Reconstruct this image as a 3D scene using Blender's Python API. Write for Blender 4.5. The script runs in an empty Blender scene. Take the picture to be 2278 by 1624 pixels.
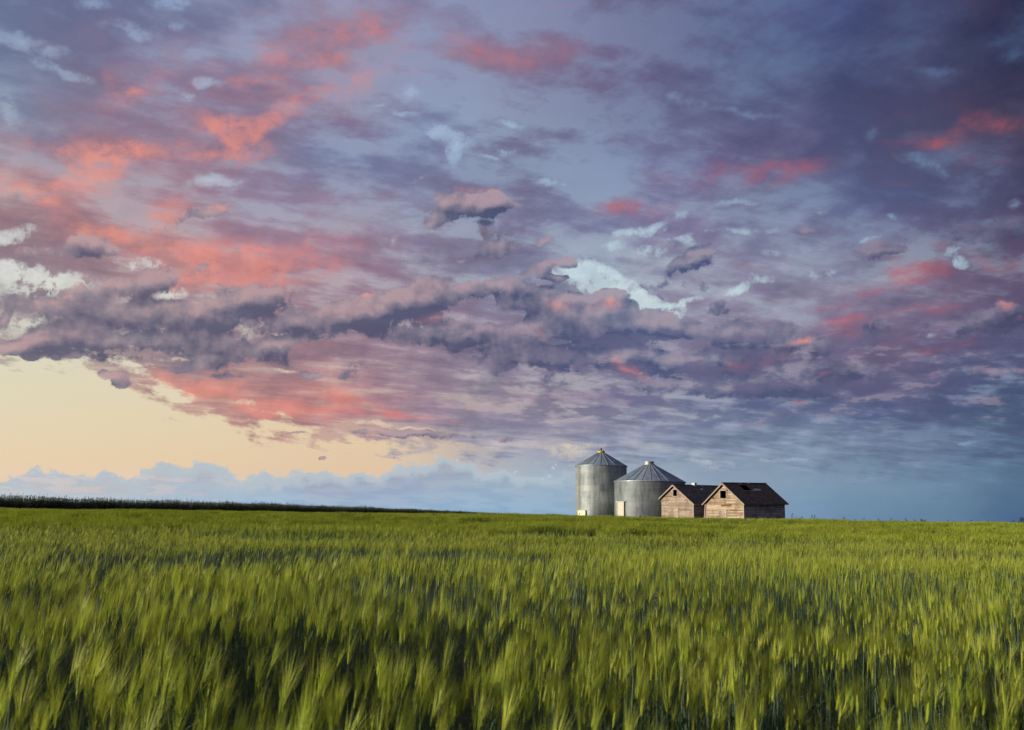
import bpy, math, random
import numpy as np
from mathutils import Vector, Matrix, Euler

R = math.radians
scene = bpy.context.scene
col = scene.collection

# ------------------------------------------------------------------ camera
LENS, TILT, ROLL = 30.0, 10.1, -1.0          # mm, degrees
CAM_H = 1.65
camd = bpy.data.cameras.new("camera")
camd.lens = LENS
camd.sensor_width = 36.0
camd.clip_start = 0.1
camd.clip_end = 20000
camd.dof.use_dof = True
camd.dof.focus_distance = 60.0
camd.dof.aperture_fstop = 4.5
cam = bpy.data.objects.new("camera", camd)
col.objects.link(cam)
cam.location = (0, 0, CAM_H)
CAM_ROT = (Matrix.Rotation(R(90 + TILT), 3, 'X') @ Matrix.Rotation(R(-ROLL), 3, 'Z'))
cam.rotation_euler = CAM_ROT.to_euler()
scene.camera = cam

scene.view_settings.view_transform = 'Standard'
scene.view_settings.look = 'None'
scene.view_settings.gamma = 1
scene.view_settings.exposure = 0.6
EXPO = 2 ** scene.view_settings.exposure
scene.render.engine = 'CYCLES'
scene.cycles.max_bounces = 6
scene.cycles.diffuse_bounces = 3
scene.cycles.glossy_bounces = 3
scene.cycles.transmission_bounces = 3
scene.cycles.transparent_max_bounces = 6
scene.cycles.use_adaptive_sampling = True
scene.cycles.adaptive_threshold = 0.02

# ------------------------------------------------------------------ sun (low, from behind the left shoulder)
SUN_AZ, SUN_EL = -103.0, 8.0                 # bearing from +Y, positive to the right; elevation
sund = bpy.data.lights.new("sun", 'SUN')
sund.energy = 4.9
sund.angle = R(0.6)
sund.color = (1.0, 0.86, 0.66)
sun = bpy.data.objects.new("sun", sund)
col.objects.link(sun)
sv = Vector((math.sin(R(SUN_AZ)) * math.cos(R(SUN_EL)), math.cos(R(SUN_AZ)) * math.cos(R(SUN_EL)), math.sin(R(SUN_EL))))
sun.rotation_euler = sv.to_track_quat('Z', 'Y').to_euler()
sun.location = sv * 50

# ------------------------------------------------------------------ measuring helpers (bearings read off the photograph)
F_V = 2277 * LENS / 36.0

def ray(px, py):
    v = CAM_ROT @ Vector(((px - 1138.5) / F_V, -(py - 812) / F_V, -1.0))
    return v.normalized()

def bearing(px, py):
    v = ray(px, py)
    return math.atan2(v.x, v.y), math.asin(v.z)

def srgb(h, k=1.0):
    h = h.lstrip('#')
    c = [int(h[i:i + 2], 16) / 255 for i in (0, 2, 4)]
    c = [(x / 12.92 if x <= .04045 else ((x + .055) / 1.055) ** 2.4) * k for x in c]
    return (c[0], c[1], c[2], 1.0)

class NB:
    """tiny node builder"""
    def __init__(s, tree):
        s.t = tree; s.n = tree.nodes; s.l = tree.links
    def put(s, sock, v):
        if isinstance(v, bpy.types.NodeSocket): s.l.new(v, sock)
        elif v is not None:
            if hasattr(v, '__len__') and hasattr(sock.default_value, '__len__') and len(v) == 3 and len(sock.default_value) == 4: v = tuple(v) + (1,)
            sock.default_value = v
    def m(s, op, a, b=None, c=None, clamp=False):
        n = s.n.new('ShaderNodeMath'); n.operation = op; n.use_clamp = clamp
        s.put(n.inputs[0], a)
        if b is not None: s.put(n.inputs[1], b)
        if c is not None: s.put(n.inputs[2], c)
        return n.outputs[0]
    def v(s, op, a, b=None, scale=None):
        n = s.n.new('ShaderNodeVectorMath'); n.operation = op
        s.put(n.inputs[0], a)
        if b is not None: s.put(n.inputs[1], b)
        if scale is not None: s.put(n.inputs[3], scale)
        return n.outputs['Value'] if op in ('LENGTH', 'DOT_PRODUCT') else n.outputs[0]
    def xyz(s, x=0.0, y=0.0, z=0.0):
        n = s.n.new('ShaderNodeCombineXYZ')
        s.put(n.inputs[0], x); s.put(n.inputs[1], y); s.put(n.inputs[2], z)
        return n.outputs[0]
    def sep(s, v):
        n = s.n.new('ShaderNodeSeparateXYZ'); s.put(n.inputs[0], v)
        return n.outputs
    def mapping(s, v, loc, rot, scale, kind='TEXTURE'):
        n = s.n.new('ShaderNodeMapping'); n.vector_type = kind
        s.put(n.inputs[0], v); n.inputs[1].default_value = loc; n.inputs[2].default_value = rot; n.inputs[3].default_value = scale
        return n.outputs[0]
    def noise(s, v, scale, detail=4, rough=.55, dist=0.0, lac=2.0, color=False, dims='2D'):
        n = s.n.new('ShaderNodeTexNoise'); n.noise_dimensions = dims
        s.put(n.inputs['Vector'], v); s.put(n.inputs['Scale'], scale); n.inputs['Detail'].default_value = detail
        n.inputs['Roughness'].default_value = rough; n.inputs['Distortion'].default_value = dist; n.inputs['Lacunarity'].default_value = lac
        return n.outputs['Color' if color else 'Fac']
    def voro(s, v, scale, detail=2, rough=.5, smooth=None, dims='2D', feature='F1', rand=1.0):
        n = s.n.new('ShaderNodeTexVoronoi'); n.voronoi_dimensions = dims
        n.feature = feature
        s.put(n.inputs['Vector'], v); n.inputs['Scale'].default_value = scale
        n.inputs['Detail'].default_value = detail; n.inputs['Roughness'].default_value = rough
        n.inputs['Randomness'].default_value = rand
        return n.outputs['Distance']
    def mix(s, f, a, b, blend='MIX', clamp=True):
        n = s.n.new('ShaderNodeMix'); n.data_type = 'RGBA'; n.blend_type = blend; n.clamp_factor = clamp
        s.put(n.inputs[0], f); s.put(n.inputs[6], a); s.put(n.inputs[7], b)
        return n.outputs[2]
    def step(s, v, a, b, lo=0.0, hi=1.0):
        n = s.n.new('ShaderNodeMapRange'); n.interpolation_type = 'SMOOTHSTEP'
        s.put(n.inputs[0], v); s.put(n.inputs[1], a); s.put(n.inputs[2], b); n.inputs[3].default_value = lo; n.inputs[4].default_value = hi
        return n.outputs[0]
    def lin(s, v, a, b, lo=0.0, hi=1.0):
        n = s.n.new('ShaderNodeMapRange')
        s.put(n.inputs[0], v); s.put(n.inputs[1], a); s.put(n.inputs[2], b); n.inputs[3].default_value = lo; n.inputs[4].default_value = hi
        return n.outputs[0]
    def ramp(s, v, stops, interp='LINEAR'):
        n = s.n.new('ShaderNodeValToRGB'); n.color_ramp.interpolation = interp
        cr = n.color_ramp
        s.put(n.inputs[0], v)
        cr.elements[0].position = stops[0][0]; cr.elements[0].color = tuple(stops[0][1])
        cr.elements[1].position = stops[-1][0]; cr.elements[1].color = tuple(stops[-1][1])
        for p, c in stops[1:-1]:
            e = cr.elements.new(p); e.color = tuple(c)
        return n.outputs[0]

# ------------------------------------------------------------------ sky: sunset cloudscape in the world shader (node based, by azimuth and elevation)
world = bpy.data.worlds.new("World")
scene.world = world
world.use_nodes = True
world.cycles.sampling_method = 'MANUAL'
world.cycles.sample_map_resolution = 256
world.node_tree.nodes.clear()
W = NB(world.node_tree)

GX = [0, 190, 380, 570, 760, 950, 1140, 1330, 1520, 1710, 1900, 2090, 2277]
GY = [0, 100, 200, 300, 400, 500, 600, 700, 800, 900, 1000, 1080, 1165]
CLOUD = """
7a7fa2 777b9f 8288a8 8f95b5 9a8fae 8885a8 7f7a9c 6e6688 5f5c82 575c88 4a5080 474a6c 2c2d4c
7f8aa6 7d7f9e 8583a3 8b84a2 98849c 8c84a2 8a7a98 756a8c 635f86 596289 4f5a84 474d70 2f3252
8a93ad 84829f 927c97 8f7c97 9a7b91 8087a8 7c7594 6f6488 676a8e 5d6389 4d5176 4a4566 353653
8a8fa8 8e7b92 947e96 8f8097 6b7196 7a84a8 787a98 6f6c90 656688 5f5e85 565a80 5a536f 4a3a55
b08088 a8808e 9a7f96 8f83a0 7d84a8 7a7b9c 747292 7c86a8 76709a 6c5f80 606389 585e84 473f60
9d7d85 ab838c a88088 9a839c 9a8196 8c86a3 7f7795 7f83a5 84759a 78809f 68709a 565c82 5a4a68
b0989c b0939c c08c90 bb8890 a48296 8b8098 8a8aa5 9ca2b6 9490a8 8c8ba5 87839b 7d6a85 604f70
a8989c 9f8c96 a08890 a5909a a08294 988296 8f8098 9088a0 9e96ac 92829c 8a7d98 7d6a88 665a78
b09c98 9a8890 98848f a8868e a8848f 9a8496 8f8098 8d829d 8a7f9a 8b7590 7f6f8d 746888 5a5f85
c8a898 c8a090 d0a093 c9908c c78a8b 9f8b9c 9a8aa0 8d829d 80809c 6c7095 62698f 5d6488 4f5d80
d0b0a0 d0b0a0 d0a898 c8988f bc9096 a496a6 a4a2b4 9ca2b6 929ab2 8494ac 7384a0 637694 4c6484
c8ccd6 b5c4d4 a9bed2 a6bcd4 a0b6cf a5b8cf acbccb a4b5c8 98aabe 8ba1b8 7d97b0 6d8aa6 4a6a8c
c4d0dc c0d0de b5cbde a8c4dd a0c0de 98bbdc 94b4d2 8faccb 88a6c4 7c9cbc 7090b0 607f9e 43628a"""
CLEAR = """
9fb4d4 9fb4d6 a5bbdc a8c0e2 a0b8da a0b8da 9cb6da 8fa8cc 8098be 7088b0 6078a4 586e9a 506690
a5b8d2 a5b8d4 a8bcd8 a8c0e0 a0b8da a0b8da a0bce0 90a8cc 8098be 7088b0 6078a4 586e9a 506690
b0c0d4 b0c0d6 b5c6dc c0d4ec a8c0de a8c2e2 a8c4e4 98b0d0 88a0c2 7890b4 6880a8 6078a0 587098
b8c8d4 b5c6d6 b8c8dc b8cae0 b0c6e0 bcd6ee bcd8f0 a0b8d4 90a6c4 8098b8 7088ac 6880a6 607a9e
d0d4d8 ccd2d6 c8d4e0 bccce0 b0c6e0 b0c8e2 a8c4e0 b0cce6 a0b8d4 90a8c4 8098b8 809ab8 7088a8
dadedc d4dadc d0d8dc c8d4dc c0cedc b4cade b8cde2 bcd6e6 b4cede a4bcd0 98b0cc 90a8c4 8498b8
dfe2dc dcdfdb e0e2de dde0dc d0d8dc c8d6de c8dae4 cfe2e4 cfe2e6 c0d4e0 b4c8d8 c4dce4 98acc4
dfe1d4 dcddd0 e4e0d6 e8ddd0 dcd8d4 d4d8da d0dce0 cfe2e4 cce0e4 c4d8e0 b0c4d4 a8bccc 98acc4
e2dbc0 e0dac0 e2dac4 e6d8c4 e0d4c4 dad6cc d0d6d8 c8d6dc c0d0dc b4c8d8 a4b8cc 98acc4 8ca0bc
e6dabc e6d8b8 e6d7b6 e6d4b4 e4d0ac e2cfb0 dccfb8 d4ccc0 c8ccd0 b8c6d4 a4b8cc 94a8c4 8098b8
ebd6b2 ebd4b0 e9d2ae e8d0ac e7ceac e6cbaa dfcbb4 d8ccc0 c8c8cc b0bccc 98accc 88a0c0 7088ac
eccfb2 eccfb2 eaccae e8c9ae e6c4a4 e2c4ac d8c6b8 c8c4c0 b0bcc8 98b0c8 809cc0 7090b4 5878a0
eccfc0 ead2c8 dcd4d4 d0d4dc c4d0e0 b8ccde a8c4de 98b8d8 8cb0d4 80a4c8 7498bc 6488ac 446a92"""

def grid_rows(txt):
    g = np.array([[srgb(h)[:3] for h in ln.split()] for ln in txt.strip().splitlines()])
    return g

def grid_sample(g, px, py):
    px = min(max(px, 0), 2277); py = min(max(py, 0), 1165)
    i = max(0, min(len(GX) - 2, int(np.searchsorted(GX, px)) - 1)); j = max(0, min(len(GY) - 2, int(np.searchsorted(GY, py)) - 1))
    fx = (px - GX[i]) / (GX[i + 1] - GX[i]); fy = (py - GY[j]) / (GY[j + 1] - GY[j])
    return (g[j, i] * (1 - fx) + g[j, i + 1] * fx) * (1 - fy) + (g[j + 1, i] * (1 - fx) + g[j + 1, i + 1] * fx) * fy

IR = CAM_ROT.transposed()
def unbearing(az, el):
    v = IR @ Vector((math.sin(az) * math.cos(el), math.cos(az) * math.cos(el), math.sin(el)))
    return 1138.5 + F_V * v.x / -v.z, 812 - F_V * v.y / -v.z

AZ0, AZ1, EL0, EL1 = R(-33), R(33), R(-0.6), R(34)
def sky_map(txt, az, el, ncol, nrow):
    """rows of colour ramps over azimuth, blended over elevation"""
    g = grid_rows(txt)
    f = W.lin(az, AZ0, AZ1)
    out = None
    e = [EL0 + (EL1 - EL0) * (k / (nrow - 1)) ** 1.35 for k in range(nrow)]
    for k in range(nrow):
        st = []
        for i in range(ncol):
            u = i / (ncol - 1)
            px, py = unbearing(AZ0 + (AZ1 - AZ0) * u, e[k])
            st.append((u, tuple(grid_sample(g, px, py)) + (1,)))
        c = W.ramp(f, st)
        out = c if out is None else W.mix(W.step(el, e[k - 1], e[k]) if k % 1 else W.lin(el, e[k - 1], e[k]), out, c)
    return out

def blobs(P, lst):
    """sum of soft ellipses; each (x, y, rx, ry, turn, weight)"""
    tot = None
    for b in lst:
        x, y, rx, ry = b[:4]; rot = R(b[4]) if len(b) > 4 else 0; w = b[5] if len(b) > 5 else 1.0
        c = bearing(x, y)
        a = bearing(x + rx * math.cos(rot), y - rx * math.sin(rot))
        d = bearing(x - ry * math.sin(rot), y - ry * math.cos(rot))
        ax, ay = a[0] - c[0], a[1] - c[1]
        la = math.hypot(ax, ay); lb = math.hypot(d[0] - c[0], d[1] - c[1])
        mp = W.mapping(P, (c[0], c[1], 0), (0, 0, math.atan2(ay, ax)), (la * 1.8, lb * 1.8, 1))
        gn = W.n.new('ShaderNodeTexGradient'); gn.gradient_type = 'SPHERICAL'
        W.put(gn.inputs[0], mp)
        tot = W.m('MULTIPLY', gn.outputs['Fac'], w) if tot is None else W.m('MULTIPLY_ADD', gn.outputs['Fac'], w, tot)
    return tot

tc = W.n.new('ShaderNodeTexCoord')
D = W.v('NORMALIZE', tc.outputs['Generated'])
dx, dy, dz = W.sep(D)
az = W.m('ARCTAN2', dx, dy)
el = W.m('ARCSINE', dz)
P0 = W.xyz(az, el, 0)
# cloud-deck plane: a flat layer overhead seen in perspective
inv = W.m('DIVIDE', 1.0, W.m('ADD', W.m('MAXIMUM', dz, 0.0), 0.09))
Q = W.xyz(W.m('MULTIPLY', dx, inv), W.m('MULTIPLY', dy, inv), 0)
Qr = W.mapping(Q, (0, 0, 0), (0, 0, R(24)), (1.7, 1, 1))

# domain warps
w1 = W.v('SUBTRACT', W.noise(P0, 9, 3, .55, color=True), (.5, .5, .5))
w2 = W.v('SUBTRACT', W.noise(P0, 34, 5, .6, color=True), (.5, .5, .5))
P1 = W.v('ADD', P0, W.v('MULTIPLY', w1, (.07, .045, 0)))
P2 = W.v('ADD', P1, W.v('MULTIPLY', w2, (.034, .022, 0)))
Pf = W.v('ADD', P0, W.v('ADD', W.v('MULTIPLY', w1, (.02, .014, 0)), W.v('MULTIPLY', w2, (.016, .012, 0))))
p2x, p2y, _ = W.sep(P2)

base_cloud = W.v('MULTIPLY', sky_map(CLOUD, p2x, p2y, 21, 13), (.96, 1.0, 1.0))
c0x, c0y, _ = W.sep(P0)
clear = sky_map(CLEAR, c0x, c0y, 12, 12)

# texture of the deck
n_big = W.noise(Qr, 1.6, 7, .58, dist=.1)
n_fine = W.noise(Qr, 5.5, 7, .60, dist=.1)
Pst = W.mapping(P0, (0, 0, 0), (0, 0, R(8)), (2.4, 1, 1))
n_str = W.noise(Pst, 22, 7, .60, dist=.1)
n_puf = W.noise(P0, 26, 8, .60, dist=.1)
n_edge = W.noise(P0, 70, 8, .66, dist=.1)
n_wisp = W.noise(W.mapping(P0, (0, 0, 0), (0, 0, R(10)), (1.8, 1, 1)), 46, 8, .68, dist=.15)
deck = W.m('ADD', W.m('MULTIPLY', n_big, .36), W.m('ADD', W.m('MULTIPLY', n_fine, .36), W.m('MULTIPLY', n_str, .28)))
deck = W.lin(deck, .425, .575, -1, 1)
# density of the deck: thin parts let cool light through, thick parts are darker and more purple
thick = W.m('MULTIPLY', deck, 1.0)
cl = W.mix(W.m('MULTIPLY', W.m('MAXIMUM', thick, 0.0), .68), base_cloud, W.mix(1.0, base_cloud, (.62, .63, .73), 'MULTIPLY'))
cl = W.mix(W.m('MULTIPLY', W.m('MAXIMUM', W.m('MULTIPLY', thick, -1.0), 0.0), .56), cl, W.mix(.58, base_cloud, clear))

PINK = [(300,300,380,150,15,.25),(520,560,420,110,0,.24),(800,150,300,110,10,.16),(1950,660,330,90,0,.22),(650,235,140,20,22,1.0),(560,272,60,18,20,.8),(525,312,70,26,-30,.8),(330,165,80,26,35,.6),(300,200,70,18,25,.55),
 (230,378,90,28,30,.95),(200,402,80,20,10,.7),(120,330,200,34,-5,.4),(420,330,80,36,0,.4),(480,352,50,13,0,.55),(800,90,150,55,0,.4),
 (620,125,90,18,-20,.45),(560,165,90,16,-15,.4),(20,420,60,26,-20,1.1),(75,445,50,15,-10,.7),(330,478,55,28,10,1.15),(265,505,90,18,-8,1.1),
 (440,565,110,18,-8,.9),(520,590,160,30,-5,.85),(600,612,120,22,0,.75),(480,628,90,22,10,1.0),(690,550,60,12,0,.6),(640,562,90,16,-10,.6),
 (1230,5,50,9,10,.8),(1190,125,90,30,10,.5),(1050,112,60,26,0,.4),(1420,466,90,22,0,.85),(1370,455,60,24,0,.5),(1600,395,170,22,3,.85),
 (1780,388,70,24,10,.8),(1690,372,80,16,0,.5),(2210,278,75,20,8,1.05),(2070,326,65,24,-15,1.05),(2180,367,60,12,5,.6),(2200,482,60,12,15,.6),
 (2030,606,80,20,6,1.15),(1905,636,80,13,4,.8),(2235,572,60,16,-15,.9),(2085,548,40,10,0,.6),(1850,672,50,7,0,.6),(1890,704,70,10,5,.9),
 (1820,720,50,8,0,.7),(2040,686,62,9,0,.95),(2115,688,50,7,0,.6),(1930,742,80,12,-4,.7),(2110,771,60,8,6,.95),(1640,590,40,8,0,.5),
 (400,845,100,18,-15,.8),(460,870,80,18,-10,.8),(560,900,120,18,-8,.9),(640,920,80,14,-8,.9),(748,858,42,24,-55,1.3),(790,900,90,15,-15,1.2),
 (700,922,120,14,-7,1.0),(340,905,65,6,-3,1.3),(390,917,60,5,-8,1.2),(500,860,120,20,-8,.6),(900,935,110,7,-5,1.0),(1060,905,60,12,0,.4),
 (650,780,80,18,0,.4),(2240,720,40,10,0,.6),(1180,880,60,18,0,.4),(1330,870,40,12,0,.4)]
GAPS = [(211,7,40,14,0,.8),(376,5,40,14,0,.9),(289,66,50,14,-10,.8),(50,97,80,14,-15,1.1),(141,161,55,10,-22,1.1),(463,181,26,10,0,1.35),
 (416,213,15,8,0,1.3),(10,238,24,34,0,1.1),(376,54,45,11,0,.6),(900,247,22,5,-5,1.1),(840,230,16,4,0,.9),(996,296,40,15,-18,1.5),(1012,334,13,26,8,1.5),
 (1120,339,20,8,20,1.3),(1082,349,22,4,-10,1.1),(1142,277,25,7,-20,1.1),(904,198,28,14,0,.7),(1533,228,50,10,-15,.6),(1663,252,60,7,-8,.6),
 (2083,164,45,10,0,.6),(1942,289,20,14,0,.5),(2050,366,45,12,-25,.9),(2251,128,25,14,0,.6),(460,406,38,11,5,1.25),(524,409,28,11,0,.8),
 (34,529,42,12,15,1.5),(40,608,60,18,-3,1.5),(110,620,60,14,-6,1.4),(150,640,60,16,0,1.5),(60,648,80,16,0,1.4),(322,587,55,11,-12,1.4),(386,655,32,10,0,1.6),
 (22,700,22,50,0,1.4),(67,711,40,9,10,1.1),(534,712,22,15,0,1.8),(541,742,11,16,0,1.6),(285,745,42,8,0,1.8),(248,765,25,8,10,1.3),
 (1300,614,52,22,-10,1.9),(1352,640,62,24,-22,2.0),(1280,584,25,12,0,1.2),(1425,668,44,16,-28,1.7),(1462,682,26,9,-10,1.1),(1485,690,30,9,0,1.3),(1444,557,28,10,0,1.3),(1411,517,38,7,5,1.4),
 (1461,503,18,7,0,1.3),(1503,483,25,8,20,1.1),(1501,533,25,5,0,1.0),(1219,407,25,7,0,1.1),(1360,547,30,8,0,.7),(867,533,25,18,0,.6),
 (1219,614,16,7,0,1.3),(1637,641,24,8,22,1.6),(1536,668,17,5,15,1.4),(1512,686,9,14,0,1.2),(1687,617,20,9,0,.9),(2128,556,22,9,25,1.6),(2140,571,14,7,60,1.1),(2140,585,12,10,0,1.6),
 (1922,530,30,5,8,1.0),(1825,476,18,6,0,1.0),(1986,483,12,6,-30,1.1),(1663,449,22,6,0,1.0),(1620,451,18,7,0,.8),(1714,560,20,9,0,.8),
 (1529,537,20,11,0,1.0),(1573,515,14,4,0,.9),(1673,513,55,6,-3,.8),(2264,453,15,11,0,.9),(1804,614,15,9,0,.7),(1848,607,12,7,0,.8),
 (2056,741,20,8,0,.7),(400,796,35,4,0,1.3),(615,822,28,4,-5,1.2),(1041,821,10,4,0,1.2),(545,896,20,5,0,.8),(831,943,32,4,-5,1.6),(915,956,50,2.5,-4,1.3),
 (1300,988,40,4,0,1.2),(1275,1002,55,12,0,.9),(1560,1035,60,9,0,1.0),(1735,1026,45,3,0,1.1),(1190,1035,20,10,10,1.0),(2150,990,16,4,0,1.2),(1920,882,14,4,0,.9),(1800,800,14,4,0,.6)]
DARK = [(77,567,44,24,0,1.3),(185,550,48,26,0,1.3),(268,549,60,15,-8,.8),(386,500,75,22,18,.9),(487,468,40,12,15,1.0),(30,448,38,18,0,1.0),(436,596,32,12,5,.9),
 (13,660,32,22,-10,1.4),(3,711,18,20,0,1.2),(319,624,85,22,5,1.3),(285,660,95,28,0,1.1),(369,617,40,18,0,1.0),(77,673,48,20,10,1.2),(168,676,60,20,0,1.1),
 (168,712,120,26,0,1.0),(302,714,140,26,0,1.2),(436,703,110,26,0,1.2),(537,651,55,20,0,1.3),(503,678,75,20,0,1.0),(638,649,68,18,8,1.3),(571,674,55,16,0,1.0),
 (671,713,112,28,3,1.5),(336,768,90,18,0,1.0),(101,757,90,22,0,1.1),(201,762,90,20,0,1.0),(470,760,115,22,0,1.2),(671,760,115,16,8,1.0),(20,772,40,12,0,.9),
 (120,790,85,9,0,1.1),(210,800,95,8,0,1.1),(250,834,34,8,-5,1.6),(270,851,18,6,0,1.5),(500,800,130,16,0,1.2),(400,815,55,10,0,.8),(500,838,60,9,0,.8),
 (590,835,55,9,0,.8),(800,800,60,16,0,1.0),(765,836,40,9,0,1.0),(690,836,25,8,0,.9),(405,879,14,4,0,1.4),(850,964,80,6,-2,1.15),(1000,971,100,8,-2,1.25),(650,964,40,2.5,-1,1.4),
 (941,401,28,13,20,.9),(1050,440,68,18,0,1.1),(1015,474,70,22,8,1.3),(1105,453,40,14,0,1.1),(1092,537,50,24,12,1.0),(1125,557,44,16,0,.9),(1041,580,50,9,10,.8),
 (1213,530,20,10,30,1.3),(1192,597,20,15,0,1.4),(1249,580,28,10,0,1.5),(1236,621,28,5,-5,1.2),(1108,626,42,18,0,1.0),(1092,646,48,14,0,.8),(907,659,85,28,12,1.3),
 (957,659,65,22,10,1.1),(823,693,95,24,5,1.2),(957,727,88,22,15,1.0),(1041,752,105,22,0,1.2),(1142,676,48,13,10,1.0),(1233,693,40,28,0,1.5),(1360,683,32,22,0,1.6),
 (1343,651,85,9,8,1.1),(1293,708,55,28,0,1.2),(1377,720,75,36,0,1.4),(1327,743,110,32,0,1.3),(1192,757,46,24,0,1.0),(1484,720,36,19,-5,1.6),(1330,798,110,16,0,1.4),
 (1150,798,56,16,0,1.1),(1533,735,20,12,0,1.3),(1539,580,36,14,30,1.7),(1560,566,26,4,5,1.2),(1952,553,48,20,3,1.6),(1998,556,34,6,0,1.0),(1798,518,24,6,5,1.0),(1714,742,72,26,0,1.4),
 (1613,747,46,18,0,1.2),(1815,767,52,14,0,1.2),(2241,686,22,16,0,1.2),(1437,805,62,17,0,1.3),(1577,810,60,17,0,1.2),(1782,820,70,24,0,1.4),
 (1612,865,112,15,0,1.3),(1917,820,56,17,0,1.2),(2032,808,34,20,0,1.2),(1762,863,80,10,0,1.0),(2207,829,95,11,0,1.2),(1862,881,80,8,0,1.0),(716,1014,6,3,0,1.5),(1650,780,30,14,0,.8)]
LIT = [(1232,680,26,18,0,1.4),(1358,674,28,13,0,1.7),(1487,704,16,7,0,.9),(390,478,24,16,0,.9),(487,458,30,9,0,1.1),(1050,424,58,11,0,1.0),(1010,450,30,12,0,.5),
 (1080,530,26,22,0,.6),(1110,608,28,7,5,.9),(812,657,22,6,12,1.7),(960,705,55,16,15,1.1),(1029,707,7,11,0,1.0),(1200,742,16,20,0,.9),(1785,758,28,10,20,1.6),
 (2240,680,20,14,0,1.2),(1650,815,30,16,0,.8),(1712,808,16,12,0,1.3),(1840,831,18,6,25,1.3),(1782,899,19,6,0,1.8),(1290,876,18,16,0,.8),(1380,907,20,10,0,.9),
 (1395,818,32,15,-30,1.1),(1430,840,50,16,-15,.9),(540,745,8,12,0,.9),(143,660,14,4,0,1.0),(1960,550,34,12,0,.45),(1545,575,24,8,30,.4),(262,640,8,5,0,.9),(305,650,30,4,10,.7),
 (1130,900,18,7,0,.5),(1105,905,60,12,0,.4),(840,870,30,10,0,.4),(970,915,20,7,0,.5),(2085,830,30,8,25,.9)]

DARK = [(a, b, c * (1.18 if a > 780 else 1.04), d * (1.22 if a > 780 else 1.04)) + ((t[0] if t else 0), (t[1] if len(t) > 1 else 1) * (1.15 if a > 780 else 1.0)) for a, b, c, d, *t in DARK]
# lit patches in the deck
pk = blobs(P1, PINK)
pk = W.m('MULTIPLY', pk, W.lin(n_wisp, .32, .66, .35, 1.35))
pk = W.m('ADD', pk, W.lin(n_fine, .3, .7, -.22, .22))
pk = W.m('MULTIPLY', pk, W.lin(n_str, .36, .60, .55, 1.15))
pk = W.step(pk, .02, 1.30)
pcol = W.ramp(W.lin(c0x, AZ0, AZ1), [(0, srgb('f2a08c')), (.2, srgb('ea9486')), (.38, srgb('e28880')), (.55, srgb('bd727c')), (.72, srgb('9a5e78')), (.86, srgb('b0606a')), (1, srgb('a05460'))])
cl = W.mix(W.m('MULTIPLY', pk, .82), cl, W.mix(W.lin(n_puf, .35, .65, .0, .35), pcol, cl))

# gaps
GAPS = [g[:5] + ((g[5] if len(g) > 5 else 1) * (.85 if g[2] < 30 else 1.08),) for g in GAPS]
gp = blobs(Pf, GAPS)
gn_hi = W.m('ADD', W.lin(n_wisp, .3, .7, -.35, .35), W.lin(n_edge, .3, .7, -.2, .2))
gn_lo = W.m('ADD', W.lin(n_puf, .3, .7, -.5, .5), W.lin(n_edge, .3, .7, -.55, .55))
gmx = W.step(el, R(14), R(23))
gnn = W.m('ADD', W.m('MULTIPLY', gn_lo, W.m('SUBTRACT', 1.0, gmx)), W.m('MULTIPLY', gn_hi, gmx))
gp = W.m('MULTIPLY', gp, W.m('MAXIMUM', 0.0, W.m('MULTIPLY_ADD', gnn, 1.5, 1.05)))
gp = W.m('ADD', gp, W.m('MULTIPLY', gnn, W.lin(gp, 0.0, .5, 0.0, .45)))
halo = W.step(gp, .02, .9)
cl = W.mix(W.m('MULTIPLY', halo, .38), cl, clear)
gp = W.step(gp, W.lin(el, R(14), R(23), .26, .12), W.lin(el, R(14), R(23), 1.75, 2.9))
gp = W.m('MULTIPLY', gp, W.lin(n_wisp, .34, .60, .42, .92))
cl = W.mix(W.m('MULTIPLY', gp, W.lin(el, R(17), R(24), 1.0, .78)), cl, clear)

# lower edge of the deck: a ragged line running down to the right
EDGE = [(-200,770),(0,786),(120,800),(230,812),(290,828),(330,862),(380,880),(440,922),(520,942),(640,962),(760,974),(880,984),(960,992),(1050,1004),(1150,1016),(1260,1026),(1400,1032),(1600,1030),(1900,1040),(2400,1060)]
def line_ramp(pts, lo, hi):
    st = []
    for i in range(31):
        u = i / 30; a = AZ0 + (AZ1 - AZ0) * u
        px = 1138.5 + F_V * math.tan(a)
        for _ in range(6):
            py = float(np.interp(px, [p[0] for p in pts], [p[1] for p in pts]))
            b = bearing(px, py); px += (a - b[0]) * F_V
        e = b[1]; v = (e - lo) / (hi - lo)
        st.append((u, (v, v, v, 1)))
    return W.lin(W.ramp(W.lin(c0x, AZ0, AZ1), st), 0, 1, lo, hi)
edge_el = line_ramp(EDGE, 0, .25)
de = W.m('SUBTRACT', el, edge_el)
soft = W.lin(az, R(2), R(12), .020, .035)
n_rag = W.noise(W.mapping(P0, (0, 0, 0), (0, 0, R(-9)), (3.2, 1, 1)), 62, 8, .66)
de = W.m('ADD', de, W.lin(n_rag, .3, .7, -.022, .022))
de = W.m('ADD', de, W.lin(n_puf, .3, .7, -.008, .008))
cov = W.step(W.m('DIVIDE', de, soft), -.55, .55)
low_clear = W.mix(W.step(az, R(-9), R(3)), clear, base_cloud)
cl = W.mix(cov, low_clear, cl)
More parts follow.
